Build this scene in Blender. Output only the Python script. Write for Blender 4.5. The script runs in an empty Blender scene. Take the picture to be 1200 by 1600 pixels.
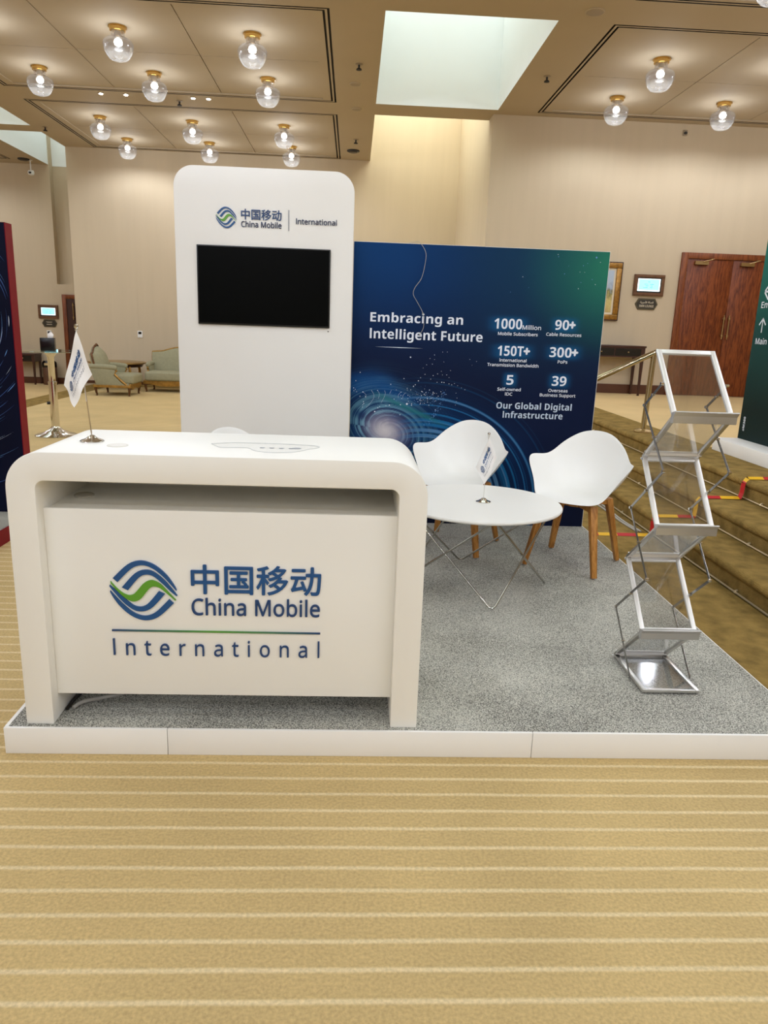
import bpy, bmesh, math, random
import numpy as np
from mathutils import Matrix, Vector

random.seed(7)
rng = np.random.RandomState(11)
scene = bpy.context.scene
COL = scene.collection

# ------------------------------------------------------------------ camera
cam_data = bpy.data.cameras.new('camera')
cam_data.sensor_fit = 'HORIZONTAL'
cam_data.sensor_width = 36.0
cam_data.lens = 1154.6 / 1200.0 * 36.0
cam_data.clip_end = 200
cam = bpy.data.objects.new('camera', cam_data)
COL.objects.link(cam)
RIGHT, FWD, UP = (0.9986, -0.0404, 0.0355), (0.0479, 0.9683, -0.2452), (-0.0245, 0.2466, 0.9688)
m = Matrix.Identity(4)
for i in range(3):
    m[i][0], m[i][1], m[i][2] = RIGHT[i], UP[i], -FWD[i]
m[2][3] = 1.545
cam.matrix_world = m
scene.camera = cam

# ------------------------------------------------------------------ light and exposure
LAMP_DOWN = 60.0      # watts of each ceiling lamp, thrown downwards
LAMP_UP = 11.0         # what spills back on the ceiling round each lamp
LAMP_COL = (0.93, 1.0, 1.07)
SKYLIGHT = 1.42
scene.view_settings.view_transform = 'Standard'
scene.view_settings.look = 'None'
scene.view_settings.gamma = 1.0
scene.view_settings.use_curve_mapping = False
scene.view_settings.exposure = 0.06
try:
    scene.cycles.use_denoising = True
    scene.cycles.max_bounces = 10
    scene.cycles.diffuse_bounces = 5
    scene.cycles.transparent_max_bounces = 24
    scene.cycles.sample_clamp_indirect = 6.0
    scene.cycles.use_light_tree = True
    scene.cycles.caustics_reflective = False
    scene.cycles.caustics_refractive = False
except Exception:
    pass
world = bpy.data.worlds.new('world')
scene.world = world
world.use_nodes = True
bg = world.node_tree.nodes['Background']
bg.inputs[0].default_value = (0.75, 0.9, 0.85, 1)
bg.inputs[1].default_value = 0.4


# ------------------------------------------------------------------ materials
def lin(c):
    out = []
    for v in c:
        v = v / 255.0
        out.append(v / 12.92 if v <= 0.04045 else ((v + 0.055) / 1.055) ** 2.4)
    return out


def new_mat(name):
    mt = bpy.data.materials.new(name)
    mt.use_nodes = True
    nt = mt.node_tree
    b = nt.nodes['Principled BSDF']
    return mt, nt, b


def mat(name, rgb, rough=0.5, metal=0.0, var=0.04, scale=6.0, stretch=(1, 1, 1), bump=0.0, bscale=None, spec=None, coat=0.0, detail=3.0):
    mt, nt, b = new_mat(name)
    c = lin(rgb)
    tc = nt.nodes.new('ShaderNodeTexCoord')
    mp = nt.nodes.new('ShaderNodeMapping')
    mp.inputs['Scale'].default_value = stretch
    nt.links.new(tc.outputs['Object'], mp.inputs[0])
    nz = nt.nodes.new('ShaderNodeTexNoise')
    nz.inputs['Scale'].default_value = scale
    nz.inputs['Detail'].default_value = detail
    nt.links.new(mp.outputs[0], nz.inputs['Vector'])
    rp = nt.nodes.new('ShaderNodeValToRGB')
    rp.color_ramp.elements[0].position = 0.3
    rp.color_ramp.elements[1].position = 0.7
    rp.color_ramp.elements[0].color = [v * (1 - var) for v in c] + [1]
    rp.color_ramp.elements[1].color = [min(1, v * (1 + var)) for v in c] + [1]
    nt.links.new(nz.outputs['Fac'], rp.inputs[0])
    nt.links.new(rp.outputs[0], b.inputs['Base Color'])
    b.inputs['Roughness'].default_value = rough
    b.inputs['Metallic'].default_value = metal
    if spec is not None:
        b.inputs['Specular IOR Level'].default_value = spec
    if coat:
        b.inputs['Coat Weight'].default_value = coat
        b.inputs['Coat Roughness'].default_value = 0.1
    if bump:
        n2 = nt.nodes.new('ShaderNodeTexNoise')
        n2.inputs['Scale'].default_value = bscale or scale * 8
        n2.inputs['Detail'].default_value = 4
        nt.links.new(mp.outputs[0], n2.inputs['Vector'])
        bp = nt.nodes.new('ShaderNodeBump')
        bp.inputs['Strength'].default_value = bump
        bp.inputs['Distance'].default_value = 0.01
        nt.links.new(n2.outputs['Fac'], bp.inputs['Height'])
        nt.links.new(bp.outputs[0], b.inputs['Normal'])
    return mt


def emit(name, rgb, strength):
    mt, nt, b = new_mat(name)
    c = lin(rgb)
    b.inputs['Base Color'].default_value = c + [1]
    b.inputs['Emission Color'].default_value = c + [1]
    b.inputs['Emission Strength'].default_value = strength
    b.inputs['Roughness'].default_value = 0.4
    return mt


def glass(name, tint=(1, 1, 1), base_refl=0.06, edge=0.7, rough=0.03, milk=0.0):
    mt = bpy.data.materials.new(name)
    mt.use_nodes = True
    nt = mt.node_tree
    for n in list(nt.nodes):
        nt.nodes.remove(n)
    out = nt.nodes.new('ShaderNodeOutputMaterial')
    tr = nt.nodes.new('ShaderNodeBsdfTransparent')
    tr.inputs[0].default_value = list(tint) + [1]
    gl = nt.nodes.new('ShaderNodeBsdfGlossy')
    gl.inputs['Roughness'].default_value = rough
    gl.inputs[0].default_value = (0.9, 0.92, 0.95, 1)
    lw = nt.nodes.new('ShaderNodeLayerWeight')
    lw.inputs[0].default_value = 0.35
    mr = nt.nodes.new('ShaderNodeMapRange')
    mr.inputs['To Min'].default_value = base_refl
    mr.inputs['To Max'].default_value = edge
    nt.links.new(lw.outputs['Facing'], mr.inputs['Value'])
    mx = nt.nodes.new('ShaderNodeMixShader')
    nt.links.new(mr.outputs[0], mx.inputs[0])
    nt.links.new(tr.outputs[0], mx.inputs[1])
    nt.links.new(gl.outputs[0], mx.inputs[2])
    last = mx
    if milk:
        df = nt.nodes.new('ShaderNodeBsdfTranslucent')
        df.inputs[0].default_value = (0.95, 0.95, 0.95, 1)
        m2 = nt.nodes.new('ShaderNodeMixShader')
        m2.inputs[0].default_value = milk
        nt.links.new(mx.outputs[0], m2.inputs[1])
        nt.links.new(df.outputs[0], m2.inputs[2])
        last = m2
    nt.links.new(last.outputs[0], out.inputs[0])
    return mt


def stripe_carpet(name, base, light, period, phase, width):
    """woven beige carpet with thin lighter ribs running along x"""
    mt, nt, b = new_mat(name)
    N = nt.nodes.new
    L = nt.links.new
    tc = N('ShaderNodeTexCoord')
    wob = N('ShaderNodeTexNoise')
    wob.inputs['Scale'].default_value = 3.0
    L(tc.outputs['Object'], wob.inputs['Vector'])
    sp = N('ShaderNodeSeparateXYZ')
    L(tc.outputs['Object'], sp.inputs[0])
    m1 = N('ShaderNodeMath'); m1.operation = 'MULTIPLY_ADD'
    L(wob.outputs['Fac'], m1.inputs[0]); m1.inputs[1].default_value = 0.008
    L(sp.outputs['Y'], m1.inputs[2])
    m2 = N('ShaderNodeMath'); m2.operation = 'SUBTRACT'
    L(m1.outputs[0], m2.inputs[0]); m2.inputs[1].default_value = phase + 0.004 - period / 2
    m3 = N('ShaderNodeMath'); m3.operation = 'DIVIDE'
    L(m2.outputs[0], m3.inputs[0]); m3.inputs[1].default_value = period
    m4 = N('ShaderNodeMath'); m4.operation = 'FRACT'
    L(m3.outputs[0], m4.inputs[0])
    m5 = N('ShaderNodeMath'); m5.operation = 'SUBTRACT'
    L(m4.outputs[0], m5.inputs[0]); m5.inputs[1].default_value = 0.5
    m6 = N('ShaderNodeMath'); m6.operation = 'ABSOLUTE'
    L(m5.outputs[0], m6.inputs[0])
    mr = N('ShaderNodeMapRange'); mr.interpolation_type = 'SMOOTHSTEP'
    mr.inputs['From Min'].default_value = width * 1.6 / period
    mr.inputs['From Max'].default_value = width * 0.25 / period
    L(m6.outputs[0], mr.inputs['Value'])
    st = N('ShaderNodeTexNoise'); st.inputs['Scale'].default_value = 1.6; st.inputs['Detail'].default_value = 5
    L(tc.outputs['Object'], st.inputs['Vector'])
    fi = N('ShaderNodeTexNoise'); fi.inputs['Scale'].default_value = 105; fi.inputs['Detail'].default_value = 3
    L(tc.outputs['Object'], fi.inputs['Vector'])
    rp = N('ShaderNodeValToRGB')
    rp.color_ramp.elements[0].position = 0.32; rp.color_ramp.elements[1].position = 0.68
    c = lin(base)
    rp.color_ramp.elements[0].color = [v * 0.9 for v in c] + [1]
    rp.color_ramp.elements[1].color = [v * 1.06 for v in c] + [1]
    L(st.outputs['Fac'], rp.inputs[0])
    mx = N('ShaderNodeMix'); mx.data_type = 'RGBA'
    L(mr.outputs[0], mx.inputs[0]); L(rp.outputs[0], mx.inputs[6]); mx.inputs[7].default_value = lin(light) + [1]
    fr = N('ShaderNodeMapRange')
    fr.inputs['From Min'].default_value = 0.3; fr.inputs['From Max'].default_value = 0.7
    fr.inputs['To Min'].default_value = 0.84; fr.inputs['To Max'].default_value = 1.13
    L(fi.outputs['Fac'], fr.inputs['Value'])
    mm = N('ShaderNodeMix'); mm.data_type = 'RGBA'; mm.blend_type = 'MULTIPLY'
    mm.inputs[0].default_value = 1.0
    L(mx.outputs[2], mm.inputs[6]); L(fr.outputs[0], mm.inputs[7])
    L(mm.outputs[2], b.inputs['Base Color'])
    ad = N('ShaderNodeMath'); ad.operation = 'MULTIPLY_ADD'
    L(mr.outputs[0], ad.inputs[0]); ad.inputs[1].default_value = 0.35; L(fi.outputs['Fac'], ad.inputs[2])
    bp = N('ShaderNodeBump'); bp.inputs['Strength'].default_value = 0.45; bp.inputs['Distance'].default_value = 0.008
    L(ad.outputs[0], bp.inputs['Height']); L(bp.outputs[0], b.inputs['Normal'])
    b.inputs['Roughness'].default_value = 0.95
    b.inputs['Specular IOR Level'].default_value = 0.1
    return mt


def speckle_carpet(name, dark, lite, scale=230):
    mt, nt, b = new_mat(name)
    N = nt.nodes.new; L = nt.links.new
    tc = N('ShaderNodeTexCoord')
    n1 = N('ShaderNodeTexNoise'); n1.inputs['Scale'].default_value = scale; n1.inputs['Detail'].default_value = 2
    L(tc.outputs['Object'], n1.inputs['Vector'])
    n2 = N('ShaderNodeTexNoise'); n2.inputs['Scale'].default_value = 2.5; n2.inputs['Detail'].default_value = 4
    L(tc.outputs['Object'], n2.inputs['Vector'])
    ad = N('ShaderNodeMath'); ad.operation = 'MULTIPLY_ADD'
    L(n2.outputs['Fac'], ad.inputs[0]); ad.inputs[1].default_value = 0.25; L(n1.outputs['Fac'], ad.inputs[2])
    rp = N('ShaderNodeValToRGB')
    rp.color_ramp.elements[0].position = 0.48; rp.color_ramp.elements[1].position = 0.76
    rp.color_ramp.elements[0].color = lin(dark) + [1]
    rp.color_ramp.elements[1].color = lin(lite) + [1]
    L(ad.outputs[0], rp.inputs[0]); L(rp.outputs[0], b.inputs['Base Color'])
    bp = N('ShaderNodeBump'); bp.inputs['Strength'].default_value = 0.5; bp.inputs['Distance'].default_value = 0.006
    L(n1.outputs['Fac'], bp.inputs['Height']); L(bp.outputs[0], b.inputs['Normal'])
    b.inputs['Roughness'].default_value = 0.95
    b.inputs['Specular IOR Level'].default_value = 0.1
    return mt


def wood(name, dark, lite, scale=1.0, rough=0.35, axis='Z'):
    mt, nt, b = new_mat(name)
    N = nt.nodes.new; L = nt.links.new
    tc = N('ShaderNodeTexCoord'); mp = N('ShaderNodeMapping')
    s = {'Z': (1, 1, 0.12), 'X': (0.12, 1, 1), 'Y': (1, 0.12, 1)}[axis]
    mp.inputs['Scale'].default_value = s
    L(tc.outputs['Object'], mp.inputs[0])
    n0 = N('ShaderNodeTexNoise'); n0.inputs['Scale'].default_value = 5 * scale; n0.inputs['Detail'].default_value = 2
    L(mp.outputs[0], n0.inputs['Vector'])
    w = N('ShaderNodeMath'); w.operation = 'MULTIPLY'; L(n0.outputs['Fac'], w.inputs[0]); w.inputs[1].default_value = 14
    fr = N('ShaderNodeMath'); fr.operation = 'PINGPONG'; L(w.outputs[0], fr.inputs[0]); fr.inputs[1].default_value = 1
    n1 = N('ShaderNodeTexNoise'); n1.inputs['Scale'].default_value = 60 * scale; n1.inputs['Detail'].default_value = 3
    L(mp.outputs[0], n1.inputs['Vector'])
    ad = N('ShaderNodeMath'); ad.operation = 'MULTIPLY_ADD'
    L(fr.outputs[0], ad.inputs[0]); ad.inputs[1].default_value = 0.4; L(n1.outputs['Fac'], ad.inputs[2])
    rp = N('ShaderNodeValToRGB')
    rp.color_ramp.elements[0].position = 0.4; rp.color_ramp.elements[1].position = 0.95
    rp.color_ramp.elements[0].color = lin(dark) + [1]; rp.color_ramp.elements[1].color = lin(lite) + [1]
    L(ad.outputs[0], rp.inputs[0]); L(rp.outputs[0], b.inputs['Base Color'])
    b.inputs['Roughness'].default_value = rough
    b.inputs['Specular IOR Level'].default_value = 0.3
    return mt


def vcol_mat(name, rough=0.4, spec=0.5):
    mt, nt, b = new_mat(name)
    a = nt.nodes.new('ShaderNodeVertexColor')
    a.layer_name = 'art'
    nt.links.new(a.outputs[0], b.inputs['Base Color'])
    b.inputs['Roughness'].default_value = rough
    b.inputs['Specular IOR Level'].default_value = spec
    return mt


M = {}
M['white'] = mat('white_lacquer', (240, 238, 231), 0.45, var=0.012, scale=2, spec=0.12)
M['tower_white'] = mat('white_board', (242, 240, 235), 0.42, var=0.012, scale=2)
M['fascia'] = mat('white_fascia', (242, 240, 235), 0.4, var=0.015, scale=3)
M['shell'] = mat('white_plastic', (238, 237, 233), 0.38, var=0.01, scale=3)
M['table_white'] = mat('white_laminate', (240, 238, 232), 0.4, var=0.01, scale=3, spec=0.3)
M['wall'] = mat('beige_wall_fabric', (194, 177, 150), 0.85, var=0.022, scale=5, stretch=(1.4, 1.4, 0.12), bump=0.05, bscale=90, spec=0.15)
M['ceiling'] = mat('ceiling_paint', (182, 167, 143), 0.8, var=0.02, scale=1.5, spec=0.2)
M['slot'] = mat('dark_slot', (30, 28, 28), 0.6, var=0.1)
M['shaft'] = mat('skylight_white', (238, 241, 240), 0.8, var=0.01, scale=2, spec=0.1)
M['glazing_bright'] = emit('skylight_glazing_open', (236, 240, 232), SKYLIGHT * 3.2)
M['glazing'] = emit('skylight_glazing', (228, 238, 236), SKYLIGHT)
M['carpet'] = stripe_carpet('striped_beige_carpet', (200, 174, 122), (222, 202, 158), 0.0881, 2.371, 0.0075)
M['upper'] = mat('plain_beige_carpet', (214, 186, 136), 0.95, var=0.06, scale=1.3, bump=0.3, bscale=150, spec=0.1)
M['brown'] = mat('olive_brown_carpet', (142, 117, 66), 0.97, var=0.3, scale=9, bump=1.0, bscale=95, spec=0.08, detail=6)
M['grey_carpet'] = speckle_carpet('grey_speckled_carpet', (92, 91, 86), (212, 210, 198))
M['skirting'] = mat('dark_wood_skirting', (84, 46, 24), 0.4, var=0.15, scale=4, stretch=(0.3, 1, 1))
M['door'] = wood('door_veneer', (80, 34, 13), (132, 68, 30), 1.6, 0.42)
M['door_frame'] = wood('door_frame_wood', (92, 44, 18), (134, 74, 36), 1.5, 0.45)
M['dark_wood'] = mat('dark_table_wood', (58, 28, 18), 0.35, var=0.2, scale=5, stretch=(0.3, 1, 1))
M['black'] = mat('black_gloss', (10, 9, 9), 0.25, var=0.1)
M['screen_off'] = mat('switched_off_screen', (3, 4, 4), 0.3, var=0.05, spec=0.06)
M['bezel'] = mat('screen_bezel', (8, 8, 8), 0.4, var=0.05)
M['chrome'] = mat('chrome', (224, 222, 218), 0.09, 1.0, var=0.02)
M['steel_wire'] = mat('steel_wire', (182, 180, 174), 0.18, 1.0, var=0.03)
M['brass'] = mat('brass', (206, 168, 96), 0.22, 1.0, var=0.06)
M['dull_brass'] = mat('dull_brass', (186, 160, 112), 0.3, 1.0, var=0.06)
M['rail_brass'] = mat('polished_rail', (176, 164, 134), 0.16, 1.0, var=0.05)
M['alu'] = mat('brushed_aluminium', (214, 212, 208), 0.3, 1.0, var=0.03, scale=20, stretch=(0.1, 1, 1))
M['ledge_alu'] = mat('ledge_aluminium', (186, 184, 180), 0.4, 0.6, var=0.03)
M['alu_light'] = mat('anodised_aluminium', (232, 231, 228), 0.38, 0.55, var=0.02)
M['bar_steel'] = mat('brace_steel', (150, 148, 146), 0.25, 1.0, var=0.05)
M['acrylic'] = glass('clear_acrylic', (0.93, 0.93, 0.925), 0.045, 0.45, 0.06, milk=0.02)
M['lamp_glass'] = glass('lamp_glass', (0.84, 0.84, 0.88), 0.08, 0.75, 0.12, milk=0.006)
M['table_glass'] = glass('table_glass', (0.8, 0.86, 0.82), 0.12, 0.8, 0.02)
M['bulb'] = emit('lit_bulb', (255, 248, 234), 12.0)
M['spot_lit'] = emit('lit_spot', (255, 248, 235), 14.0)
M['oak'] = wood('oak_leg_wood', (150, 96, 38), (196, 138, 68), 2.0, 0.45)
M['logo_blue'] = mat('logo_blue', (18, 78, 134), 0.35, var=0.03)
M['logo_green'] = mat('logo_green', (92, 156, 44), 0.35, var=0.03)
M['letter_blue'] = mat('letter_blue', (22, 62, 112), 0.35, var=0.03)
M['letter_navy'] = mat('letter_navy', (26, 42, 82), 0.35, var=0.03)
M['letter_white'] = mat('print_white', (226, 232, 242), 0.45, var=0.03, scale=14)
M['letter_soft'] = mat('print_pale_blue', (198, 212, 228), 0.45, var=0.05, scale=14)
M['panel_edge'] = mat('panel_edge_white', (226, 224, 218), 0.5, var=0.02)
M['flag'] = mat('flag_cloth', (240, 238, 236), 0.7, var=0.02, scale=10)
M['sage'] = mat('sage_upholstery', (150, 146, 118), 0.85, var=0.06, scale=20, bump=0.1, bscale=200, spec=0.2)
M['gilt'] = mat('gilt_wood', (164, 124, 58), 0.35, 0.5, var=0.25, scale=18)
M['gilt_dark'] = mat('aged_gilt_wood', (96, 60, 28), 0.4, 0.2, var=0.3, scale=18)
M['tape'] = None
M['cable_grey'] = mat('grey_cable', (170, 166, 158), 0.5, var=0.05)
M['cable_black'] = mat('black_cable', (18, 17, 17), 0.5, var=0.05)
M['rod'] = mat('stair_rod_brass', (222, 204, 168), 0.3, 0.7, var=0.05)
M['navy_panel'] = mat('navy_print', (9, 13, 36), 0.5, var=0.25, scale=1.2, spec=0.1)
M['trail_a'] = mat('print_trail_blue', (86, 132, 190), 0.45, var=0.1)
M['trail_b'] = mat('print_trail_pale', (196, 206, 222), 0.45, var=0.1)
M['trail_c'] = mat('print_trail_deep', (38, 72, 130), 0.45, var=0.1)
M['maroon'] = mat('maroon_fascia', (120, 12, 28), 0.5, var=0.05, spec=0.15)
M['plastic_white'] = mat('white_switch_plastic', (232, 230, 224), 0.4, var=0.02)
M['plaque'] = mat('dark_plaque', (44, 38, 28), 0.4, var=0.1)
M['plaque_rim'] = mat('plaque_rim', (92, 84, 62), 0.35, 0.5, var=0.1)
M['frame_wood'] = mat('carved_frame_wood', (104, 68, 40), 0.4, 0.15, var=0.2, scale=14)
M['frame_gold'] = mat('gold_frame', (150, 108, 44), 0.35, 0.5, var=0.3, scale=25)
M['mount'] = mat('picture_mount', (214, 200, 172), 0.7, var=0.03)
M['screen_cyan'] = emit('lit_screen', (140, 222, 240), 1.25)
M['screen_white'] = emit('lit_screen_border', (226, 246, 250), 1.3)
M['screen_text'] = emit('lit_screen_text', (84, 150, 180), 0.8)
M['grille'] = mat('grille_metal', (150, 134, 110), 0.5, var=0.05)
M['film'] = glass('clear_film', (0.985, 0.985, 0.985), 0.0, 0.06, 0.1)
M['film_edge'] = mat('film_edge', (206, 207, 206), 0.5, var=0.02)
M['print_grey'] = mat('print_grey', (140, 146, 160), 0.6, var=0.05)
M['lid'] = mat('cable_lid_white', (220, 216, 206), 0.45, var=0.02)
M['lid_reflection'] = mat('cable_lid_reflection', (176, 170, 156), 0.5, var=0.02)
M['bin_brown'] = mat('bin_leather', (92, 62, 44), 0.5, var=0.15)


# ------------------------------------------------------------------ mesh helper
class MB:
    def __init__(self):
        self.v, self.f, self.m, self.s = [], [], [], []

    def add(self, vs, fs, mi=0, smooth=False):
        o = len(self.v)
        self.v.extend([tuple(p) for p in vs])
        for f in fs:
            self.f.append([o + i for i in f]); self.m.append(mi); self.s.append(smooth)
        return self

    def box(self, x0, x1, y0, y1, z0, z1, mi=0):
        vs = [(x0, y0, z0), (x1, y0, z0), (x1, y1, z0), (x0, y1, z0), (x0, y0, z1), (x1, y0, z1), (x1, y1, z1), (x0, y1, z1)]
        return self.add(vs, [(0, 3, 2, 1), (4, 5, 6, 7), (0, 1, 5, 4), (1, 2, 6, 5), (2, 3, 7, 6), (3, 0, 4, 7)], mi)

    def bar(self, p, q, w, h, side, mi=0, w2=None, h2=None):
        """box along p->q; w measured along `side`, h across it"""
        p, q = Vector(p), Vector(q)
        d = (q - p).normalized()
        s = Vector(side); s = (s - d * s.dot(d)).normalized()
        t = d.cross(s)
        w2, h2 = w2 or w, h2 or h
        vs = []
        for c, a, b in ((p, w, h), (q, w2, h2)):
            for i, j in ((-1, -1), (1, -1), (1, 1), (-1, 1)):
                vs.append(c + s * (i * a / 2) + t * (j * b / 2))
        return self.add(vs, [(3, 2, 1, 0), (4, 5, 6, 7), (0, 1, 5, 4), (1, 2, 6, 5), (2, 3, 7, 6), (3, 0, 4, 7)], mi)

    def tube(self, pts, r, n=10, mi=0, cap=True):
        pts = [Vector(p) for p in pts]
        rs = r if isinstance(r, (list, tuple)) else [r] * len(pts)
        vs, fs = [], []
        up = Vector((0, 0, 1))
        prev = None
        for i, p in enumerate(pts):
            d = (pts[min(i + 1, len(pts) - 1)] - pts[max(i - 1, 0)]).normalized()
            a = prev if prev is not None else (up if abs(d.dot(up)) < 0.9 else Vector((1, 0, 0)))
            a = (a - d * a.dot(d)).normalized()
            b = d.cross(a)
            prev = a
            for k in range(n):
                t = 2 * math.pi * k / n
                vs.append(p + (a * math.cos(t) + b * math.sin(t)) * rs[i])
        for i in range(len(pts) - 1):
            for k in range(n):
                k2 = (k + 1) % n
                fs.append((i * n + k, i * n + k2, (i + 1) * n + k2, (i + 1) * n + k))
        if cap:
            fs.append(tuple(reversed(range(n))))
            fs.append(tuple((len(pts) - 1) * n + k for k in range(n)))
        return self.add(vs, fs, mi, True)

    def lathe(self, prof, c=(0, 0, 0), n=32, mi=0, sx=1.0, sy=1.0):
        vs, fs = [], []
        for r, z in prof:
            for k in range(n):
                t = 2 * math.pi * k / n
                vs.append((c[0] + r * sx * math.cos(t), c[1] + r * sy * math.sin(t), c[2] + z))
        for i in range(len(prof) - 1):
            for k in range(n):
                k2 = (k + 1) % n
                fs.append((i * n + k, i * n + k2, (i + 1) * n + k2, (i + 1) * n + k))
        if prof[0][0] > 1e-5:
            fs.append(tuple(reversed(range(n))))
        if prof[-1][0] > 1e-5:
            fs.append(tuple((len(prof) - 1) * n + k for k in range(n)))
        return self.add(vs, fs, mi, True)

    def prism(self, poly, o, ax, ay, depth, mi=0):
        """poly (2-D) in the frame o, ax, ay extruded by the vector depth"""
        o, ax, ay, dv = Vector(o), Vector(ax), Vector(ay), Vector(depth)
        n = len(poly)
        a = [o + ax * p[0] + ay * p[1] for p in poly]
        vs = a + [p + dv for p in a]
        fs = [tuple(range(n)), tuple(reversed(range(n, 2 * n)))]
        for i in range(n):
            j = (i + 1) % n
            fs.append((j, i, n + i, n + j))
        return self.add(vs, fs, mi)

    def grid(self, fn, nu, nv, mi=0, smooth=True):
        vs = [fn(i / nu, j / nv) for j in range(nv + 1) for i in range(nu + 1)]
        fs = [(j * (nu + 1) + i, j * (nu + 1) + i + 1, (j + 1) * (nu + 1) + i + 1, (j + 1) * (nu + 1) + i) for j in range(nv) for i in range(nu)]
        return self.add(vs, fs, mi, smooth)

    def build(self, name, mats, parent=None, bevel=0.0, seg=2, angle=35, subsurf=0, solid=0.0, world=False, fixn=True, weld=False):
        me = bpy.data.meshes.new(name)
        me.from_pydata(self.v, [], self.f)
        if not isinstance(mats, (list, tuple)):
            mats = [mats]
        for mt in mats:
            me.materials.append(mt)
        me.polygons.foreach_set('material_index', self.m)
        me.polygons.foreach_set('use_smooth', self.s)
        bm = bmesh.new(); bm.from_mesh(me)
        if weld:
            bmesh.ops.remove_doubles(bm, verts=bm.verts, dist=1e-5)
        if fixn:
            bmesh.ops.recalc_face_normals(bm, faces=bm.faces)
        if bevel:
            es = [e for e in bm.edges if len(e.link_faces) == 2 and e.calc_face_angle(0) > math.radians(30)]
            bmesh.ops.bevel(bm, geom=es, offset=bevel, segments=seg, profile=0.5, affect='EDGES', clamp_overlap=True)
            for f in bm.faces:
                f.smooth = True
        bm.to_mesh(me); bm.free()
        ob = bpy.data.objects.new(name, me)
        COL.objects.link(ob)
        if solid or subsurf:
            if solid:
                md = ob.modifiers.new('s', 'SOLIDIFY'); md.thickness = solid; md.offset = -1
            if subsurf:
                md = ob.modifiers.new('d', 'SUBSURF'); md.levels = subsurf; md.render_levels = subsurf
            dg = bpy.context.evaluated_depsgraph_get()
            me2 = bpy.data.meshes.new_from_object(ob.evaluated_get(dg))
            ob.modifiers.clear()
            ob.data = me2
            bpy.data.meshes.remove(me)
            me2.name = name
            for p in me2.polygons:
                p.use_smooth = True
            me = me2
        if any(p.use_smooth for p in me.polygons):
            me.set_sharp_from_angle(angle=math.radians(angle))
        if parent is not None:
            ob.parent = parent
            if world:
                me.transform(world_of(parent).inverted())
        return ob


def world_of(o):
    mw = o.matrix_basis.copy()
    p = o.parent
    while p is not None:
        mw = p.matrix_basis @ mw
        p = p.parent
    return mw


def tag(o, label, cat, group=None, kind=None):
    o['label'] = label
    o['category'] = cat
    if group:
        o['group'] = group
    if kind:
        o['kind'] = kind
    return o


def thing(name, label, cat, loc=(0, 0, 0), rz=0.0, group=None):
    o = bpy.data.objects.new(name, None)
    COL.objects.link(o)
    o.empty_display_size = 0.1
    o.location = loc
    o.rotation_euler = (0, 0, rz)
    return tag(o, label, cat, group)


def structure(mb, name, mats, parent=None, **k):
    o = mb.build(name, mats, parent, **k)
    if parent is None:
        o['kind'] = 'structure'
    return o


def copy_tree(root, label, loc=None, rz=None):
    c = root.copy(); COL.objects.link(c)
    c['label'] = label
    if loc is not None:
        c.location = loc
    if rz is not None:
        c.rotation_euler = (0, 0, rz)
    for ch in [o for o in bpy.data.objects if o.parent == root]:
        d = ch.copy(); COL.objects.link(d); d.parent = c
        for g in [o for o in bpy.data.objects if o.parent == ch]:
            e = g.copy(); COL.objects.link(e); e.parent = d
    return c


# ------------------------------------------------------------------ lettering
_tc = {}


def styled(body, style):
    """the same characters in the sans or bold cut of the built-in font set"""
    if not style:
        return body
    A, a, d = {'sans': (0x1D5A0, 0x1D5BA, 0x1D7E2), 'bold': (0x1D5D4, 0x1D5EE, 0x1D7EC)}[style]
    out = ''
    for c in body:
        if c == 'I':
            c = 'l'
        if 'A' <= c <= 'Z':
            out += chr(A + ord(c) - 65)
        elif 'a' <= c <= 'z':
            out += chr(a + ord(c) - 97)
        elif '0' <= c <= '9':
            out += chr(d + ord(c) - 48)
        else:
            out += c
    return out


def glyphs(body, spacing=1.0, res=4):
    key = (body, spacing, res)
    if key not in _tc:
        cu = bpy.data.curves.new('txt', 'FONT')
        cu.body = body; cu.size = 1; cu.space_character = spacing; cu.resolution_u = res
        ob = bpy.data.objects.new('txt', cu); COL.objects.link(ob)
        dg = bpy.context.evaluated_depsgraph_get()
        me = bpy.data.meshes.new_from_object(ob.evaluated_get(dg))
        _tc[key] = ([tuple(v.co) for v in me.vertices], [tuple(p.vertices) for p in me.polygons])
        bpy.data.objects.remove(ob); bpy.data.curves.remove(cu); bpy.data.meshes.remove(me)
    return _tc[key]


def cap_h(style=None):
    return max(v[1] for v in glyphs(styled('H', style))[0])


def fitted(body, x0, x1, zb, zt, spacing, fit, style, res):
    vs, fs = glyphs(styled(body, style), spacing, res)
    mnx = min(v[0] for v in vs); mxx = max(v[0] for v in vs)
    if fit == 'cap':
        b0, b1 = 0.0, cap_h(style)
    else:
        b0 = min(v[1] for v in vs); b1 = max(v[1] for v in vs)
    sx = (x1 - x0) / (mxx - mnx); sz = (zt - zb) / (b1 - b0)
    return [(x0 + (v[0] - mnx) * sx, zb + (v[1] - b0) * sz) for v in vs], fs


def put_letters(mb, pts, fs, fn, depth, mi, fat):
    shifts = [(0, 0)] if not fat else [(fat, 0), (-fat, 0), (0, fat), (0, -fat)]
    for k, (ax, az) in enumerate(shifts):
        e = 0.00012 * k
        if depth <= 0:
            mb.add([fn(p[0] + ax, p[1] + az, e) for p in pts], fs, mi)
            continue
        n = len(pts)
        front = [fn(p[0] + ax, p[1] + az, depth + e) for p in pts]
        back = [fn(p[0] + ax, p[1] + az, 0) for p in pts]
        cnt = set()
        for f in fs:
            for i in range(len(f)):
                cnt.add((f[i], f[(i + 1) % len(f)]))
        sides = [(a, b, b + n, a + n) for (a, b) in cnt if (b, a) not in cnt]
        mb.add(front + back, list(fs) + sides, mi)


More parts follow.
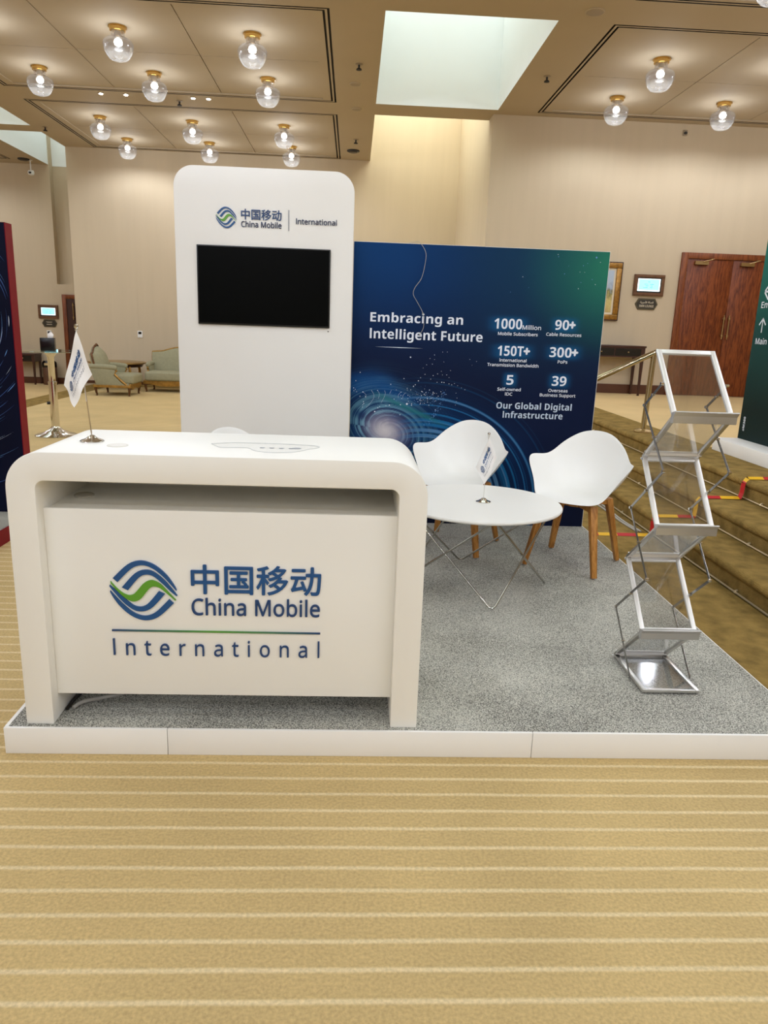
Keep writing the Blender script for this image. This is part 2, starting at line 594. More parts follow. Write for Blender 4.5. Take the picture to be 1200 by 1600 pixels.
def letter_mesh(mb, body, x0, x1, zb, zt, fn, depth=0.0, fat=0.0, spacing=1.0, mi=0, fit='cap', res=4, style=None):
    """body set between x0..x1 with baseline zb and cap height zt; fn maps (x, z, d) to a point"""
    pts, fs = fitted(body, x0, x1, zb, zt, spacing, fit, style, res)
    put_letters(mb, pts, fs, fn, depth, mi, fat)


def raised_letters(parent, mt, body, x0, x1, zb, zt, fn, depth, fat=0.0, spacing=1.0, fit='cap', style=None, cells_=0):
    """each cut-out letter a part of its own"""
    pts, fs = fitted(body, x0, x1, zb, zt, spacing, fit, style, 5)
    par = list(range(len(pts)))

    def find(i):
        while par[i] != i:
            par[i] = par[par[i]]; i = par[i]
        return i
    for f in fs:
        for i in f[1:]:
            par[find(i)] = find(f[0])
    comps = {}
    for f in fs:
        comps.setdefault(find(f[0]), []).append(f)
    groups = []
    for root, ff in comps.items():
        xs = [pts[i][0] for f in ff for i in f]
        lo, hi = min(xs), max(xs)
        if cells_:
            k = min(cells_ - 1, int(((lo + hi) / 2 - x0) / (x1 - x0) * cells_))
            for g in groups:
                if g[0] == k:
                    g[1].extend(ff); break
            else:
                groups.append([k, list(ff), lo, hi])
            continue
        groups.append([None, list(ff), lo, hi])
    if not cells_:
        groups.sort(key=lambda g: g[2])
        merged = []
        for g in groups:
            if merged and g[2] < merged[-1][3] and min(g[3], merged[-1][3]) - g[2] > 0.5 * min(g[3] - g[2], merged[-1][3] - merged[-1][2]):
                merged[-1][1].extend(g[1]); merged[-1][3] = max(merged[-1][3], g[3])
            else:
                merged.append(g)
        groups = merged
    for g in groups:
        ids = sorted(set(i for f in g[1] for i in f)); mp = {v: k for k, v in enumerate(ids)}
        mb = MB()
        put_letters(mb, [pts[i] for i in ids], [tuple(mp[i] for i in f) for f in g[1]], fn, depth, 0, fat)
        mb.build('letter', mt, parent, world=True, fixn=False)


def front_fn(y):
    """a plane facing the hall (towards -y)"""
    return lambda x, z, d: (x, y - d, z)


def catmull(pts, k=6):
    out = []
    n = len(pts)
    for i in range(n - 1):
        p0, p1, p2, p3 = pts[max(i - 1, 0)], pts[i], pts[i + 1], pts[min(i + 2, n - 1)]
        for j in range(k):
            t = j / k
            out.append(tuple(0.5 * (2 * b + (c - a) * t + (2 * a - 5 * b + 4 * c - d) * t * t + (3 * b - a - 3 * c + d) * t ** 3) for a, b, c, d in zip(p0, p1, p2, p3)))
    out.append(tuple(pts[-1]))
    return out


_B1o = [(112, 162), (165, 112), (200, 89), (240, 79), (280, 85), (320, 105), (360, 140), (390, 180), (407, 212)]
_B1i = [(133, 181), (180, 134), (210, 111), (240, 101), (272, 103), (310, 121), (350, 155), (384, 192), (406, 217)]
_B2o = [(152, 205), (200, 152), (232, 129), (265, 121), (300, 128), (345, 161), (385, 207), (409, 238)]
_B2i = [(180, 218), (214, 178), (240, 153), (268, 143), (300, 150), (340, 182), (378, 219), (407, 243)]
_Go = [(100, 177), (130, 211), (160, 234), (185, 242), (206, 235), (226, 215), (250, 188), (275, 172), (300, 170), (332, 186), (368, 224), (403, 261)]
_Gi = [(398, 263), (366, 234), (332, 207), (307, 198), (286, 203), (264, 226), (240, 255), (220, 267), (198, 270), (172, 259), (138, 230), (102, 188)]


def logo_strips():
    def norm(p):
        return ((p[0] - 251.5) / 313.0, -(p[1] - 219) / 313.0)
    out = []
    for o, i in ((_B1o, _B1i), (_B2o, _B2i)):
        a = [norm(p) for p in catmull(o, 4)]; b = [norm(p) for p in catmull(i, 4)]
        out.append((a, b, 0))
        out.append(([(-x, -y) for x, y in a], [(-x, -y) for x, y in b], 0))
    a = [norm(p) for p in catmull(_Go, 4)]; b = [norm(p) for p in catmull(list(reversed(_Gi)), 4)]
    out.append((a, b, 1))
    return out


def logo_mesh(mb, cx, cz, w, h, fn, depth=0.0, mats=(0, 1)):
    """w: width, h: height in the plane"""
    hh = h / (282.0 / 313.0)
    for a, b, c in logo_strips():
        n = min(len(a), len(b))
        if len(a) != len(b):
            ia = [a[int(round(k * (len(a) - 1) / (n - 1)))] for k in range(n)]
            ib = [b[int(round(k * (len(b) - 1) / (n - 1)))] for k in range(n)]
            a, b = ia, ib
        P = [(cx + p[0] * w, cz + p[1] * hh) for p in a]; Q = [(cx + p[0] * w, cz + p[1] * hh) for p in b]
        vs = [fn(x, z, depth) for x, z in P] + [fn(x, z, depth) for x, z in Q]
        fs = [(i, i + 1, n + i + 1, n + i) for i in range(n - 1)]
        if depth > 0:
            vs += [fn(x, z, 0) for x, z in P] + [fn(x, z, 0) for x, z in Q]
            for i in range(n - 1):
                fs.append((i, i + 1, 2 * n + i + 1, 2 * n + i))
                fs.append((n + i, n + i + 1, 3 * n + i + 1, 3 * n + i))
            fs.append((0, n, 3 * n, 2 * n)); fs.append((n - 1, 2 * n - 1, 4 * n - 1, 3 * n - 1))
        mb.add(vs, fs, mats[c])


def cells(x0, x1, y0, y1, holes):
    xs = sorted(set([x0, x1] + [h[0] for h in holes] + [h[1] for h in holes]))
    ys = sorted(set([y0, y1] + [h[2] for h in holes] + [h[3] for h in holes]))
    xs = [x for x in xs if x0 <= x <= x1]; ys = [y for y in ys if y0 <= y <= y1]
    for i in range(len(xs) - 1):
        for j in range(len(ys) - 1):
            cx, cy = (xs[i] + xs[i + 1]) / 2, (ys[j] + ys[j + 1]) / 2
            if not any(h[0] < cx < h[1] and h[2] < cy < h[3] for h in holes):
                yield xs[i], xs[i + 1], ys[j], ys[j + 1]


# ------------------------------------------------------------------ the hall
ZC, ZU, ZL = 5.03, 0.48, -0.24
XL, XR, YF = -14.5, 12.0, -21.8
YB, YRW, YLW = 17.65, 13.55, 19.8
HP = 0.103
HI = 6.9

# floors
fl = MB()
fl.box(-5.4, 2.40, YF, 16.95, -0.3, 0.0)
structure(fl, 'floor', M['carpet'])
fu = MB(); fu.box(3.60, XR, YF, YRW, 0.2, ZU)
structure(fu, 'floor', M['upper'])
fo = MB(); fo.box(XL, -6.5, YF, 20.2, -0.5, ZL)
structure(fo, 'floor', M['upper'])
fb = MB()
fb.box(-5.9, -5.4, YF, YB, -0.3, 0.0)
fb.box(-6.2, -5.9, YF, YB, -0.4, -0.12)
fb.box(-6.5, -6.2, YF, 20.2, -0.5, ZL)
fb.box(-5.4, 2.40, 16.95, YB, -0.3, 0.0)
structure(fb, 'floor', M['brown'])
bs = MB(); bs.box(1.83, 2.40, YF, YRW, -0.05, 0.004)
structure(bs, 'floor', M['brown'])

# stairs: three carpeted risers along the hall with a border at the top
st = MB()


def soft_step(x0, x1, z0, z1, r=0.03):
    poly = [(x0 + 0.03, z0), (x1, z0), (x1, z1)]
    for k in range(9):
        a = math.pi / 2 + k / 8 * math.pi
        poly.append((x0 + r + r * math.cos(a), z1 - r + r * math.sin(a)))
    poly.append((x0 + 0.03, z1 - 2 * r - 0.004))
    st.prism(poly, (0, YF, 0), (1, 0, 0), (0, 0, 1), (0, YRW - YF, 0))


soft_step(2.40, 2.75, -0.05, 0.16)
soft_step(2.73, 3.10, 0.0, 0.32)
soft_step(3.08, 3.60, 0.1, ZU)
structure(st, 'stairs', M['brown'], angle=50)

# walls
w = MB()
w.box(-6.3, 2.26, YB, YB + 0.25, -0.3, HI)
structure(w, 'wall_back', M['wall'])
w = MB()
w.box(2.26, XR, YRW, YRW + 0.25, 0.2, HI)
w.box(2.26, 2.51, YRW + 0.25, YB + 0.25, -0.3, HI)
structure(w, 'wall_right_back', M['wall'])
w = MB()
w.box(XL, -7.48, YLW, YLW + 0.25, -0.5, HI)
w.box(-7.48, -6.3, YLW, YLW + 0.2, -0.5, 2.25)
w.box(-7.48, -6.05, YLW + 0.2, YLW + 0.45, -0.5, HI)
w.box(-6.3, -6.05, YB + 0.25, YLW + 0.2, -0.5, HI)
structure(w, 'wall_left_back', M['wall'])
w = MB(); w.box(XL - 0.2, XL, YF, YLW + 0.25, -0.5, HI)
structure(w, 'wall_left', M['wall'])
w = MB(); w.box(XR, XR + 0.2, YF, YRW + 0.25, -0.3, HI)
structure(w, 'wall_right', M['wall'])
w = MB(); w.box(XL - 0.2, XR + 0.2, YF - 0.2, YF, -0.5, HI)
structure(w, 'wall_front', M['wall'])
# faint joints of the wall cloth
t = MB()
for x in (-4.9, -3.5, -2.1, -0.7, 0.7):
    t.box(x - 0.002, x + 0.002, YB - 0.002, YB, 0.06, ZC)
for x in (3.4, 4.62, 7.5, 8.7):
    t.box(x - 0.002, x + 0.002, YRW - 0.002, YRW, ZU + 0.17, ZC)
structure(t, 'trim_1', M['wall'])
b = MB(); b.box(-6.3, 2.26, YB - 0.015, YB, 0.0, 0.06)
structure(b, 'baseboard_back', M['skirting'])
b = MB()
b.box(2.26, 5.76, YRW - 0.02, YRW, ZU, ZU + 0.165)
b.box(7.66, XR, YRW - 0.02, YRW, ZU, ZU + 0.165)
structure(b, 'baseboard_right', M['skirting'])
b = MB(); b.box(XL, -7.38, YLW - 0.02, YLW, ZL, ZL + 0.16)
structure(b, 'baseboard_left', M['skirting'])

# ceiling with coffers, slots and skylight shafts
COFFERS = []
for (cx0, cx1, seams) in ((-5.66, -0.36, (-3.87, -2.19)), (2.95, 8.24, (4.785, 6.46))):
    for (cy0, cy1) in ((-21.2, -17.55), (-16.8, -13.15), (-12.4, -8.75), (-8.0, -4.35), (-3.6, 0.1), (0.8, 4.5), (5.2, 8.96), (9.62, 13.34)):
        COFFERS.append((cx0, cx1, cy0, cy1, seams))
COFFERS.append((-5.66, -0.36, 14.05, 17.58, (-3.87, -2.19)))
for (cy0, cy1) in ((15.5, 19.3), (11.1, 14.8), (6.7, 10.4)):
    COFFERS.append((-13.5, -8.17, cy0, cy1, (-11.7, -10.0)))
SKY = [(0.283, 2.26, 13.95, YB), (0.283, 2.29, 9.6, 13.3), (0.283, 2.29, 5.2, 8.95), (0.283, 2.29, 0.8, 4.5), (0.283, 2.29, -3.6, 0.1),
       (-7.5, -6.3, 16.4, 20.0), (-7.5, -6.3, 12.0, 15.9), (-7.5, -6.3, 7.6, 11.5), (-7.5, -6.3, 3.2, 7.1)]
ce = MB()
holes = [c[:4] for c in COFFERS] + SKY
for a, bb, c, d in cells(XL, XR, YF, 20.2, holes):
    if a >= 2.26 and c >= YRW:
        continue
    if c >= YB and a >= -6.3:
        continue
    ce.add([(a, c, ZC), (bb, c, ZC), (bb, d, ZC), (a, d, ZC)], [(0, 3, 2, 1)], 0)


def ring(x0, x1, y0, y1, wd, z, mi, wy=None):
    wy = wd if wy is None else wy
    for a, bb, c, d in ((x0, x1, y0, y0 + wy), (x0, x1, y1 - wy, y1), (x0, x0 + wd, y0 + wy, y1 - wy), (x1 - wd, x1, y0 + wy, y1 - wy)):
        ce.add([(a, c, z), (bb, c, z), (bb, d, z), (a, d, z)], [(0, 3, 2, 1)], mi)


def skirt(x0, x1, y0, y1, z0, z1, mi=0, dirn=1):
    p = [(x0, y0), (x1, y0), (x1, y1), (x0, y1)]
    for i in range(4):
        a, bb = p[i], p[(i + 1) % 4]
        ce.add([(a[0], a[1], z0), (bb[0], bb[1], z0), (bb[0], bb[1], z1), (a[0], a[1], z1)], [(0, 1, 2, 3)], mi)


for (x0, x1, y0, y1, seams) in COFFERS:
    s = 0.028
    for k in range(2):                                   # two dark air slots
        a = 2 * k * s
        ring(x0 + a, x1 - a, y0 + a, y1 - a, s, ZC + 0.05, 1)
        skirt(x0 + a, x1 - a, y0 + a, y1 - a, ZC, ZC + 0.05, 1)
        skirt(x0 + a + s, x1 - a - s, y0 + a + s, y1 - a - s, ZC, ZC + 0.05, 1)
        ring(x0 + a + s, x1 - a - s, y0 + a + s, y1 - a - s, s, ZC, 0)
    q = 4 * s
    fx, fy = 0.10, 0.03
    ring(x0 + q, x1 - q, y0 + q, y1 - q, fx, ZC, 0, fy)
    X0, X1, Y0, Y1 = x0 + q + fx, x1 - q - fx, y0 + q + fy, y1 - q - fy
    skirt(X0, X1, Y0, Y1, ZC, ZC + 0.03)
    xs = [X0] + list(seams) + [X1]; ym = (Y0 + Y1) / 2
    ring(X0, X1, Y0, Y1, 0.012, ZC + 0.03, 0)
    g = 0.007
    for i in range(3):
        for (c, d) in ((Y0, ym), (ym, Y1)):
            a = xs[i] + (g if i else 0); bb = xs[i + 1] - (g if i < 2 else 0)
            cc = c + (g if c == ym else 0.012); dd = d - (g if d == ym else 0.012)
            ce.add([(a, cc, ZC + 0.012), (bb, cc, ZC + 0.012), (bb, dd, ZC + 0.012), (a, dd, ZC + 0.012)], [(0, 3, 2, 1)], 0)
            skirt(a, bb, cc, dd, ZC + 0.012, ZC + 0.04)
    ce.add([(X0, Y0, ZC + 0.035), (X1, Y0, ZC + 0.035), (X1, Y1, ZC + 0.035), (X0, Y1, ZC + 0.035)], [(0, 3, 2, 1)], 0)
for k, (x0, x1, y0, y1) in enumerate(SKY):
    if k == 0:                                           # the niche: its back and right side are the hall walls
        ce.add([(x0, y1, ZC), (x0, y0, ZC), (x0, y0, 6.46), (x0, y1, 6.46)], [(0, 1, 2, 3)], 2)
        ce.add([(x0, y0, ZC), (x1, y0, ZC), (x1, y0, 6.46), (x0, y0, 6.46)], [(0, 1, 2, 3)], 2)
        continue
    skirt(x0, x1 - (0.004 if x1 == -6.3 else 0), y0, y1 - 0.004, ZC, 6.46, 2)
structure(ce, 'ceiling', [M['ceiling'], M['slot'], M['shaft']], fixn=False)
cb = MB(); cb.box(XL, XR, YF, 20.25, 6.7, 6.9)
structure(cb, 'ceiling', M['shaft'])
for k, (x0, x1, y0, y1) in enumerate(SKY):
    gz = MB(); gz.box(x0 - 0.02, x1 + 0.02, y0 - 0.02, y1 + 0.02, 6.46, 6.5)
    structure(gz, 'window_%d' % (k + 1), M['glazing_bright'] if k == 0 else M['glazing'])


# ------------------------------------------------------------------ doors
def lever_handle(px, y, z0, z1, door):
    h = MB()
    h.tube([(px, y - 0.05, z0 - 0.06), (px, y - 0.05, z1 + 0.06)], 0.011, 10)
    for z in (z0, z1):
        h.tube([(px, y, z), (px, y - 0.05, z)], 0.012, 8)
        h.lathe([(0.0, -0.03), (0.018, -0.02), (0.02, 0.0), (0.018, 0.02), (0.0, 0.03)], (px, y - 0.05, z), 10)
    h.build('handle', M['dull_brass'], door, world=True)


d1 = bpy.data.objects.new('door_1', None); COL.objects.link(d1); d1['kind'] = 'structure'
d1.location = (6.70, YRW, ZU)
f = MB()
f.box(5.763, 5.872, YRW - 0.05, YRW, ZU, 2.975); f.box(7.532, 7.64, YRW - 0.05, YRW, ZU, 2.975)
f.box(5.872, 7.532, YRW - 0.05, YRW, 2.873, 2.975)
f.build('door_frame', M['door_frame'], d1, world=True, bevel=0.006)
for x0, x1 in ((5.874, 6.699), (6.705, 7.53)):
    lf = MB(); lf.box(x0, x1, YRW - 0.03, YRW - 0.002, ZU + 0.01, 2.87)
    leaf = lf.build('door_leaf', M['door'], d1, world=True, bevel=0.003)
    hx = x1 - 0.045 if x0 < 6 else x0 + 0.045
    lever_handle(hx, YRW - 0.03, 1.57, 1.87, leaf)
    cl = MB(); cl.box((x0 + 0.12), (x0 + 0.36), YRW - 0.09, YRW - 0.03, 2.775, 2.835)
    cl.tube([(x0 + 0.26, YRW - 0.10, 2.82), (x0 + 0.42, YRW - 0.16, 2.87), (x0 + 0.40, YRW - 0.06, 2.885)], 0.009, 8)
    cl.build('door_closer', M['dull_brass'], leaf, world=True)
    hg = MB()
    hxx = x0 - 0.004 if x0 < 6 else x1 + 0.004
    for z in (2.6, 2.02, 1.42, 0.75):
        hg.tube([(hxx, YRW - 0.036, z - 0.05), (hxx, YRW - 0.036, z + 0.05)], 0.009, 8)
    hg.build('hinge', M['dull_brass'], leaf, world=True)

d2 = bpy.data.objects.new('door_2', None); COL.objects.link(d2); d2['kind'] = 'structure'
d2.location = (-7.0, YLW, ZL)
f = MB()
f.box(-7.375, -7.275, YLW - 0.05, YLW, ZL, 2.005); f.box(-6.42, -6.32, YLW - 0.05, YLW, ZL, 2.005); f.box(-7.275, -6.42, YLW - 0.05, YLW, 1.905, 2.005)
f.build('door_frame', M['door_frame'], d2, world=True, bevel=0.006)
lf = MB(); lf.box(-7.273, -6.422, YLW - 0.025, YLW - 0.002, ZL + 0.01, 1.903)
leaf = lf.build('door_leaf', M['dark_wood'], d2, world=True)
lever_handle(-7.10, YLW - 0.025, 1.45, 1.75, leaf)


# ------------------------------------------------------------------ ceiling lamps
def lamp_light(parent):
    l = bpy.data.lights.new('lamp_light', 'SPOT')
    l.use_nodes = True                                   # output shaped to keep flat tops darker: more sideways than straight down
    ln = l.node_tree
    em = next(n for n in ln.nodes if n.type == 'EMISSION')
    tc_ = ln.nodes.new('ShaderNodeTexCoord'); sx_ = ln.nodes.new('ShaderNodeSeparateXYZ'); ab = ln.nodes.new('ShaderNodeMath'); ab.operation = 'ABSOLUTE'
    mr_ = ln.nodes.new('ShaderNodeMapRange'); mr_.inputs['From Min'].default_value = 0.2; mr_.inputs['From Max'].default_value = 0.95
    mr_.inputs['To Min'].default_value = 1.6; mr_.inputs['To Max'].default_value = 0.3
    ln.links.new(tc_.outputs['Normal'], sx_.inputs[0]); ln.links.new(sx_.outputs[2], ab.inputs[0]); ln.links.new(ab.outputs[0], mr_.inputs['Value']); ln.links.new(mr_.outputs[0], em.inputs['Strength'])
    l.energy = LAMP_DOWN; l.color = LAMP_COL; l.spot_size = math.radians(172); l.spot_blend = 0.5; l.shadow_soft_size = 0.042
    o = bpy.data.objects.new('lamp_light', l); COL.objects.link(o); o.parent = parent; o.location = (0, 0, -0.262)
    l2 = bpy.data.lights.new('lamp_spill', 'POINT')
    l2.energy = LAMP_UP; l2.color = LAMP_COL; l2.shadow_soft_size = 0.042
    o2 = bpy.data.objects.new('lamp_spill', l2); COL.objects.link(o2); o2.parent = parent; o2.location = (0, 0, -0.262)


def make_lamp(label, loc):
    r = thing('ceiling_lamp', label, 'ceiling lamp', loc, 0, 'glass ceiling lamps')
    MB().lathe([(0.115, 0.02), (0.115, -0.012), (0.10, -0.016), (0.098, -0.050), (0.09, -0.054)], n=28).build('canopy', M['brass'], r)
    g = MB()
    prof = [(0.082, -0.050), (0.080, -0.118), (0.092, -0.126), (0.14, -0.140), (0.172, -0.165), (0.186, -0.200), (0.184, -0.235), (0.166, -0.288), (0.139, -0.335), (0.106, -0.368), (0.06, -0.384), (0.0008, -0.388)]
    g.lathe(prof, n=32)
    g.f.pop(-2); g.m.pop(-2); g.s.pop(-2)
    g.build('glass_globe', M['lamp_glass'], r, fixn=False, angle=60)
    MB().lathe([(0.0, -0.050), (0.04, -0.050), (0.045, -0.12), (0.03, -0.14)], n=16).build('lamp_holder', M['alu'], r)
    MB().lathe([(0.026, -0.135), (0.044, -0.153), (0.052, -0.178), (0.044, -0.204), (0.022, -0.216), (0.0, -0.219)], n=18).build('bulb', M['bulb'], r)
    lamp_light(r)
    return r


def ordn(i):
    return ['first', 'second', 'third', 'fourth', 'fifth', 'sixth', 'seventh', 'eighth', 'ninth', 'tenth', 'eleventh', 'twelfth', 'thirteenth', 'fourteenth'][i]


lamp_xs = {'A': [-4.70, -3.035, -1.36], 'B': [3.948, 5.622, 7.35]}
rowsA = [(16.69, 'back row, nearest the far wall'), (15.02, 'row just behind the ceiling beam'), (12.33, 'row just before the ceiling beam'), (10.58, 'front row of the left bay')]
rowsB = [(12.35, 'back row of the right bay'), (10.67, 'front row of the right bay')]
base_lamp = None
LAMPS = []
for y, rn in rowsA:
    for x, cn in zip(lamp_xs['A'], ('left', 'middle', 'right')):
        LAMPS.append((x, y, 'round clear glass ceiling lamp, %s one in the %s' % (cn, rn)))
for y, rn in rowsB:
    for x, cn in zip(lamp_xs['B'], ('left', 'middle', 'right')):
        LAMPS.append((x, y, 'round clear glass ceiling lamp, %s one in the %s' % (cn, rn)))
near = [7.93, 6.19, 3.52, 1.78, -0.88, -2.62, -5.3, -7.0, -9.7, -11.4, -14.1, -15.8, -18.5, -20.2]  # all out of view; rows behind the viewer added to light the counter front
for j, y in enumerate(near):
    for s, side in (('A', 'left'), ('B', 'right')):
        for x, cn in zip(lamp_xs[s], ('left', 'middle', 'right')):
            LAMPS.append((x, y, 'unseen clear glass ceiling lamp, %s one of the %s bays, %s row towards the viewer' % (cn, side, ordn(j))))
for j, y in enumerate([18.1, 16.4, 13.8, 12.1, 9.4, 7.7]):  # unseen lamps added to brighten the left wall
    for x, cn in ((-10.9, 'outer'), (-9.25, 'inner')):
        LAMPS.append((x, y, 'unseen added glass lamp over the left bays, %s column, %s row from far wall' % (cn, ordn(j))))
for i, (x, y, lb) in enumerate(LAMPS):
    loc = (x, y, ZC + 0.012)
    if base_lamp is None:
        base_lamp = make_lamp(lb, loc)
    else:
        copy_tree(base_lamp, lb, loc)

# ------------------------------------------------------------------ ceiling fittings
spots = [(-5.02, 'far left'), (-4.18, 'second from left'), (-2.70, 'third from left'), (-2.44, 'rightmost')]
for x, nm in [(-4.18, 'leftmost'), (-3.78, 'second from left'), (-2.70, 'third from left'), (-2.45, 'rightmost')]:
    s = thing('recessed_spotlight', 'tiny lit spotlight in the slot by the ceiling beam, %s of four' % nm, 'spotlight', (x, 13.47, ZC), 0, 'tiny spotlights by the beam')
    MB().lathe([(0.045, 0.01), (0.05, -0.006), (0.036, -0.012)], n=18).build('trim_ring', M['chrome'], s)
    MB().lathe([(0.034, -0.008), (0.03, -0.02), (0.0, -0.026)], n=16).build('lens', M['spot_lit'], s)
for x, y, lb in ((-0.006, 11.44, 'ceiling sprinkler on the beam beside the large skylight'), (-0.035, 15.77, 'ceiling sprinkler on the beam near the back wall'),
                 (2.65, 11.53, 'ceiling sprinkler right of the large skylight'), (-6.05, 15.96, 'ceiling sprinkler beside the left skylights'), (-2.97, 13.7, 'ceiling sprinkler on the cross beam between the left coffers')):
    s = thing('sprinkler', lb, 'sprinkler', (x, y, ZC), 0, 'ceiling sprinklers')
    MB().lathe([(0.05, 0.0), (0.05, -0.006), (0.02, -0.012)], n=18).build('escutcheon', M['grille'], s)
    MB().lathe([(0.014, -0.008), (0.014, -0.05), (0.035, -0.06), (0.04, -0.075), (0.0, -0.078)], n=14).build('head', M['slot'], s)
for x, y, r, lb in ((-0.057, 12.32, 0.085, 'round ceiling speaker on the beam, the nearer of two'), (-0.032, 13.65, 0.085, 'round ceiling speaker on the beam, the farther of two'),
                    (2.62, 9.30, 0.11, 'large round ceiling speaker right of the skylight')):
    s = thing('ceiling_speaker', lb, 'speaker', (x, y, ZC), 0, 'round ceiling speakers')
    MB().lathe([(r, 0.0), (r, -0.008), (r * 0.9, -0.012)], n=28).build('rim', M['ceiling'], s)
    MB().lathe([(r * 0.88, -0.006), (r * 0.88, -0.013), (0.0, -0.016)], n=28).build('speaker_grille', M['grille'], s)
for x, y, lb in ((-0.085, 16.72, 'dark round ceiling vent at the beam end by the back wall'), (-7.83, 19.2, 'dark round ceiling vent at far left above the wall screen')):
    s = thing('ceiling_vent', lb, 'vent', (x, y, ZC), 0, 'dark ceiling vents')
    MB().lathe([(0.13, 0.0), (0.13, -0.02), (0.11, -0.03)], n=26).build('rim', M['slot'], s)
    MB().lathe([(0.10, -0.02), (0.09, -0.04), (0.0, -0.045)], n=26).build('diffuser', M['black'], s)
s = thing('security_camera', 'small white security camera hanging from ceiling at far left', 'camera', (-7.72, 19.3, ZC))
MB().lathe([(0.05, 0.0), (0.05, -0.02), (0.014, -0.03), (0.014, -0.24)], n=16).build('drop_pole', M['plastic_white'], s)
hd = MB().lathe([(0.0, -0.22), (0.06, -0.235), (0.075, -0.28), (0.06, -0.33), (0.0, -0.35)], n=18).build('camera_head', M['plastic_white'], s)
MB().lathe([(0.0, -0.04), (0.03, -0.03), (0.034, 0.0), (0.0, 0.005)], (0.0, -0.062, -0.275), 14).build('lens', M['black'], hd)
s = thing('wall_sensor', 'small dark sensor high on the wall above the wooden door', 'sensor', (5.553, YRW, 4.887))
MB().box(-0.035, 0.035, -0.03, 0.0, -0.045, 0.045).build('mount', M['grille'], s, bevel=0.008)
MB().lathe([(0.0, -0.03), (0.025, -0.02), (0.03, 0.0), (0.0, 0.02)], (0, -0.035, 0.0), 14).build('lens', M['slot'], s)

# ------------------------------------------------------------------ the stand: platform
PX0, PX1, PY0, PY1 = -1.213, 1.80, 2.42, 5.43
pl = thing('platform', 'low white exhibition platform with grey speckled carpet top', 'platform', (0.3, 3.9, 0))
c = MB(); c.box(PX0 + 0.014, PX1 - 0.008, PY0 + 0.014, PY1 - 0.014, 0.0, HP)
c.build('carpet', M['grey_carpet'], pl, world=True)
for x0, x1 in ((PX0, -0.636), (-0.634, 0.70), (0.702, PX1)):
    c = MB(); c.box(x0, x1, PY0, PY0 + 0.013, 0, HP)
    c.build('fascia', M['fascia'], pl, world=True, bevel=0.002)
for x0, x1, y0, y1 in ((PX0, PX0 + 0.013, PY0 + 0.013, PY1), (PX1 - 0.007, PX1, PY0 + 0.013, PY1), (PX0 + 0.013, PX1 - 0.007, PY1 - 0.013, PY1)):
    c = MB(); c.box(x0, x1, y0, y1, 0, HP - 0.003 if x1 == PX1 else HP)
    c.build('fascia', M['fascia'], pl, world=True)


# ------------------------------------------------------------------ counter
def rrect_path(x0, x1, z0, z1, r, n=10):
    """open path: up the left side, over the rounded top, down the right"""
    p = [(x0, z0)]
    for k in range(n + 1):
        a = math.pi - k / n * math.pi / 2
        p.append((x0 + r + r * math.cos(a), z1 - r + r * math.sin(a)))
    for k in range(n + 1):
        a = math.pi / 2 - k / n * math.pi / 2
        p.append((x1 - r + r * math.cos(a), z1 - r + r * math.sin(a)))
    p.append((x1, z0))
    return p


CY0, CY1 = 2.448, 2.985
ct = thing('reception_counter', 'white curved reception counter at the front of the platform', 'counter', (-0.435, 2.72, HP))
outer = rrect_path(-1.142, 0.270, HP, 1.100, 0.125, 14)
inner = rrect_path(-1.045, 0.172, HP, 1.003, 0.030, 14)
mb = MB()
n = len(outer)
vs = [(p[0], CY0, p[1]) for p in outer] + [(p[0], CY0, p[1]) for p in inner] + [(p[0], CY1, p[1]) for p in outer] + [(p[0], CY1, p[1]) for p in inner]
fs = []
for i in range(n - 1):
    fs += [(i, i + 1, n + i + 1, n + i), (2 * n + i, 3 * n + i, 3 * n + i + 1, 2 * n + i + 1), (i, 2 * n + i, 2 * n + i + 1, i + 1), (n + i, n + i + 1, 3 * n + i + 1, 3 * n + i)]
fs += [(0, n, 3 * n, 2 * n), (n - 1, 3 * n - 1, 4 * n - 1, 2 * n - 1)][:1] + [(n - 1, 2 * n - 1, 4 * n - 1, 3 * n - 1)]
mb.add(vs, fs)
mb.build('body', M['white'], ct, world=True, bevel=0.004, seg=2, angle=40)
mb = MB(); mb.box(-1.0449, 0.1719, 2.50, 2.518, 0.199, 0.897)
fp = mb.build('front_panel', M['white'], ct, world=True, bevel=0.0015)
mb = MB(); mb.box(-1.0449, 0.1719, 2.519, 2.95, 0.872, 0.888)
sh = mb.build('shelf', M['white'], ct, world=True)
MB().lathe([(0.036, 0.0), (0.036, 0.004), (0.031, 0.007), (0.0, 0.007)], (-1.0 + 0.012, 2.735, 0.888), 28).build('cable_grommet_disc', M['lid_reflection'], sh, world=True)  # disc standing in for the top grommet's reflection in the shelf
mb = MB(); mb.box(-1.0449, 0.1719, 2.951, 2.968, 0.30, 1.0029)
mb.build('back_panel', M['white'], ct, world=True)
gm = MB().lathe([(0.036, 0.0), (0.036, 0.0022), (0.033, 0.003), (0.0305, 0.0015), (0.029, 0.003), (0.0, 0.003)], (-0.818, 2.617, 1.1), 32)
gm.build('cable_grommet_disc', M['lid'], ct, world=True)
F = front_fn(2.50)
D = 0.006
mb = MB(); logo_mesh(mb, -0.7175, 0.6045, 0.234, 0.225, F, D)
mb.build('logo', [M['logo_blue'], M['logo_green']], ct, world=True)
raised_letters(ct, M['logo_blue'], '中国移动', -0.549, -0.093, 0.597, 0.704, F, D, fat=0.0016, fit='box', cells_=4)
raised_letters(ct, M['letter_blue'], 'China Mobile', -0.550, -0.095, 0.5165, 0.5765, F, D, fat=0.0007, style='sans')
raised_letters(ct, M['letter_blue'], 'International', -0.834, -0.094, 0.3565, 0.416, F, D, spacing=1.75, style='sans')
dm, nt, bb = new_mat('divider_blend')
